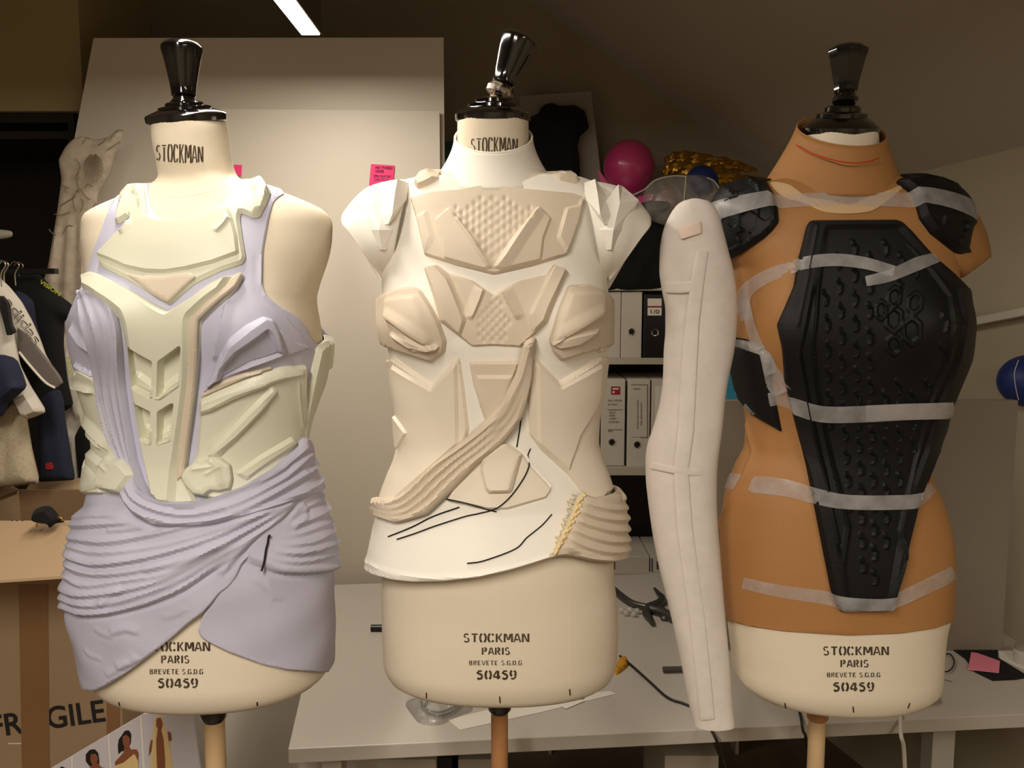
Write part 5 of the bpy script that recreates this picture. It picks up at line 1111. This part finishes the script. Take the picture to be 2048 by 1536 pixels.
t_, pl = garment('mesh_dress', 'navy mesh garment with a red patch hanging low', 'dress', [(74,806),(100,782),(118,778),(126,800),(130,840),(150,960),(78,964),(80,900)], 2.12, 'navy_mesh', .02); piece('patch', pl, [(90,927),(104,924),(108,938),(92,940)], .001, M['red'], t_, bevel=.0003, g=0, wall=.001, layer=False)
t_, pl = garment('sports_jacket', 'light grey sports jacket sleeve with outlined lettering and dark panel', 'jacket', [(-30,548),(0,556),(20,575),(40,600),(62,640),(78,676),(90,710),(112,745),(124,768),(110,777),(92,766),(60,732),(38,704),(28,680),(8,640),(-30,620)], 2.02, 'jacket_grey', .03)
piece('dark_panel', pl, [(34,655),(50,668),(75,700),(108,742),(118,757),(122,768),(110,774),(92,764),(60,730),(40,704)], .0012, M['jacket_dark'], t_, bevel=.0005, g=.012, wall=.012, layer=False)
tube('piping', [P(x, y, 1.986) for x, y in [(38,704),(60,731),(90,764),(110,776)]], .003, M['binder_white'], t_)
text_on(pl, 'adidas', (8,604), (70,690), 19, M['print_black'], t_, name='lettering', bold=.012); text_on(pl, 'adidas', (9,604.5), (69.5,689), 17, M['jacket_grey'], t_, name='lettering_fill', bold=-.012, lift=.0016); hook(8, 2.02, t_)
t_, pl = garment('grey_jacket', 'grey tracksuit top hanging at the left edge in front of the sports jacket', 'jacket', [(-40,620),(0,600),(20,620),(28,680),(38,730),(58,770),(92,824),(70,834),(50,840),(30,800),(-40,760)], 1.95, 'jacket_grey', .03); 
piece('black_stripe', pl, [(0,590),(14,606),(20,650),(28,664),(14,672),(6,640),(0,620)], .001, M['thread'], t_, bevel=.0003, g=.012, wall=.012, layer=False); hook(2, 1.95, t_)
t_, pl = garment('navy_cuff_top', 'navy sleeve cuff hanging at the left edge', 'jacket', [(-40,706),(10,710),(30,716),(44,750),(52,776),(30,796),(14,806),(8,830),(-40,850)], 1.88, 'navy', .03, folds=[[(0,796),(30,782),(48,768)]])
garment('knit_top', 'beige knitted garment hanging low at the left edge', 'knitwear', [(-40,830),(10,824),(40,792),(52,840),(62,900),(78,966),(-40,980)], 1.98, 'knit', .03, folds=[[(20,840),(10,900),(8,960)]])
garment('dark_coat', 'black coat hanging behind at the right end of the rail', 'coat', [(150,870),(178,820),(196,830),(196,960),(160,962)], 2.30, 'black_cloth', .02)
blob('wrapped_roll', facing(2.45), [(-20,460),(10,460),(24,464),(22,474),(0,478),(-20,476)], .012, .01, 'jacket_grey', 'small white wrapped roll on the dark wardrobe', 'roll', g=.006)
# carton
KD = 1.78; zt_ = Z(1047, KD); cx0, cx1 = X(-140,KD,1047), X(238,KD,1300)
bx = thing('cardboard_box', 'tall open cardboard box marked FRAGILE with brown tape', 'box', ((cx0+cx1)/2, 1.95, 0))
fp_ = box('front_panel', (cx0, KD, 0), (cx1, KD+.006, zt_), M['card'], bx, bev=0); box('back_panel', (cx0, 2.10, 0), (cx1, 2.106, zt_), M['card_shade'], bx, bev=0)
box('side_panel', (cx1-.006, KD+.006, 0), (cx1, 2.10, zt_), M['card'], bx, bev=0); box('side_panel', (cx0, KD+.006, 0), (cx0+.006, 2.10, zt_), M['card'], bx, bev=0); box('bottom_panel', (cx0+.006, KD+.006, 0), (cx1-.006, 2.10, .006), M['card_shade'], bx, bev=0)
fb0, fb1 = P(-140, 1175, 1.56), P(238, 1150, 1.60)
prism('front_flap', [(cx0, KD, zt_), (cx1, KD, zt_+.002), tuple(fb1), tuple(fb0)], (0, .002, .005), M['card'], bx)
bf = [P(2,1050,2.10), P(62,964,2.17), P(185,956,2.17), P(250,950,2.17), P(250,1040,2.10)]
bkf = prism('back_flap', [tuple(q) for q in bf], (0, .005, .001), M['card'], bx)
prism('side_flap', [(cx0+.01, KD+.01, zt_), (cx0+.01, 2.09, zt_), tuple(P(-60, 930, 2.1)), tuple(P(-80, 950, 1.85))], (.004, 0, .003), M['card_shade'], bx)  # flap's shadow painted in as a darker card tone
BF = Plane((100,1045,2.10), (200,1042,2.10), (100,960,2.17)); KF = facing(KD)
text_on(BF, '11425031', (163,994), (64,999), 20, M['print_grey'], bkf, name='printed_number', bold=.015, lift=.002)
for x in (22, 32, 43): piece('printed_mark', KF, [(x,1040),(x+4,1040),(x+3,1050),(x-2,1050)], .0003, M['print_grey'], fp_, bevel=.0001, g=0, wall=.0003, rnd=0, layer=False)
for w_, a_, b_ in (('FRA', (-16,1474), (90,1459)), ('GILE', (97,1457), (212,1441))): text_on(KF, w_, a_, b_, 44, M['print_black'], fp_, name='printed_word', bold=.018, lift=.001)
for q in ([(38,1170),(96,1170),(101,1620),(46,1620)], [(214,1380),(240,1380),(240,1620),(214,1620)]): piece('tape', KF, q, .0004, M['tape_brown'], fp_, base=.0015, bevel=.0001, g=0, wall=.0014, rnd=0, layer=False)
piece('paper_slip', KF, [(16,1486),(44,1486),(44,1488),(16,1488)], .0003, M['paper'], bx, bevel=.0001, g=0, wall=.0003, rnd=0, layer=False)
pc = thing('black_pouch', 'black velvet pouch with gold trim on the cardboard flap', 'pouch', tuple(P(98,1056,1.74)))
blob('pouch_body', facing(1.74), [(64,1040),(68,1022),(84,1013),(100,1013),(112,1024),(120,1036),(128,1044),(112,1047),(100,1055),(94,1048),(78,1046)], .022, .02, 'black_cloth', parent=pc, g=.004)
for q in ([(116,1034),(122,1036),(126,1042)], [(72,1046),(74,1050),(73,1054)]): tube('gold_trim', [P(x, y, 1.715) for x, y in q], .002, M['gold'], pc)
# look board
LP = facing(1.60); lb_ = thing('photo_board', 'white board of four fashion photographs standing below the left form', 'board', tuple(P(250,1536,1.6) * [1,1,0]))
c1, c2, c3 = P(60,1562,1.60), P(287,1428,1.60), P(384,1424,1.60); c4 = P(404,1560,1.60)
prism('board', [(c1[0]-.02, 1.60, 0), (c4[0]+.02, 1.60, 0), tuple(c4), tuple(c3), tuple(c2), tuple(c1)], (0, .006, 0), M['photo_bg'], lb_)
def printed(nm, ol, m, parent, lift=.001): return piece(nm, LP, ol, .0003, M[m], parent, base=lift, bevel=.0001, g=0, wall=.0003, rnd=2, layer=False)
for s_ in ([(143,1512),(146,1510),(148,1600),(144,1600)], [(216,1469),(219,1467),(228,1600),(224,1600)], [(280,1433),(284,1431),(294,1600),(290,1600)]): printed('margin', s_, 'paper', lb_)
def figure(ol_hair, ol_face, ol_neck, ol_dress, dm='dress_yellow'):
    if ol_hair: printed('printed_hair', ol_hair, 'hair', lb_, .0010)
    printed('printed_skin', ol_neck, 'skin', lb_, .0016); 
    printed('printed_skin', ol_face, 'skin', lb_, .0022)
    if ol_dress: printed('printed_dress', ol_dress, dm, lb_, .0028)
figure([(244,1470),(250,1461),(258,1460),(263,1468),(262,1486),(255,1500),(244,1502),(237,1508),(236,1490),(238,1478)], [(246,1472),(254,1468),(261,1476),(260,1490),(254,1496),(247,1488)], [(250,1490),(258,1490),(262,1498),(274,1498),(278,1506),(276,1540),(234,1545),(230,1524),(248,1504)], [(231,1530),(248,1524),(270,1506),(277,1520),(282,1600),(228,1600)])
figure([(172,1508),(180,1499),(190,1498),(197,1506),(199,1522),(198,1534),(186,1536),(178,1530),(172,1522)], [(182,1508),(192,1506),(197,1514),(195,1528),(188,1532),(182,1522)], [(186,1528),(196,1526),(204,1534),(214,1536),(216,1600),(172,1600),(176,1540)], [(176,1552),(214,1545),(216,1600),(174,1600)], 'hair')
figure([(116,1538),(124,1532),(132,1536),(136,1548),(130,1560),(118,1556)], [(120,1542),(128,1540),(131,1550),(126,1558)], [(112,1560),(136,1560),(140,1600),(108,1600)], None)
printed('printed_veil', [(308,1444),(316,1430),(322,1430),(328,1444),(338,1480),(350,1560),(352,1600),(296,1600),(302,1520),(306,1470)], 'dress_yellow', lb_, .001)
figure(None, [(314,1436),(322,1434),(326,1446),(324,1458),(318,1460),(313,1450)], [(316,1458),(323,1458),(328,1480),(331,1520),(330,1600),(318,1600),(314,1520),(313,1480)], None)
printed('printed_skin', [(336,1462),(342,1464),(344,1480),(338,1482)], 'skin', lb_, .0016); printed('printed_skin', [(302,1480),(306,1478),(304,1500),(298,1512),(299,1495)], 'skin', lb_, .0016)
# ---- lamps
LX = X(622, 2.15, 72); LZ = Z(71, 2.15)
strip_lamp('strip_lamp', 'suspended linear lamp glowing above the white board', LX, .95, 2.15, LZ, 13)
strip_lamp('strip_lamp', 'left of the two suspended linear lamps over and behind the camera', LX, -1.2, .3, LZ, 41)
strip_lamp('strip_lamp', 'unseen linear fill lamp added on the right behind the camera', LX + 1.5, -1.6, -.1, LZ, 14)  # added out of view as fill for the lower parts of the forms
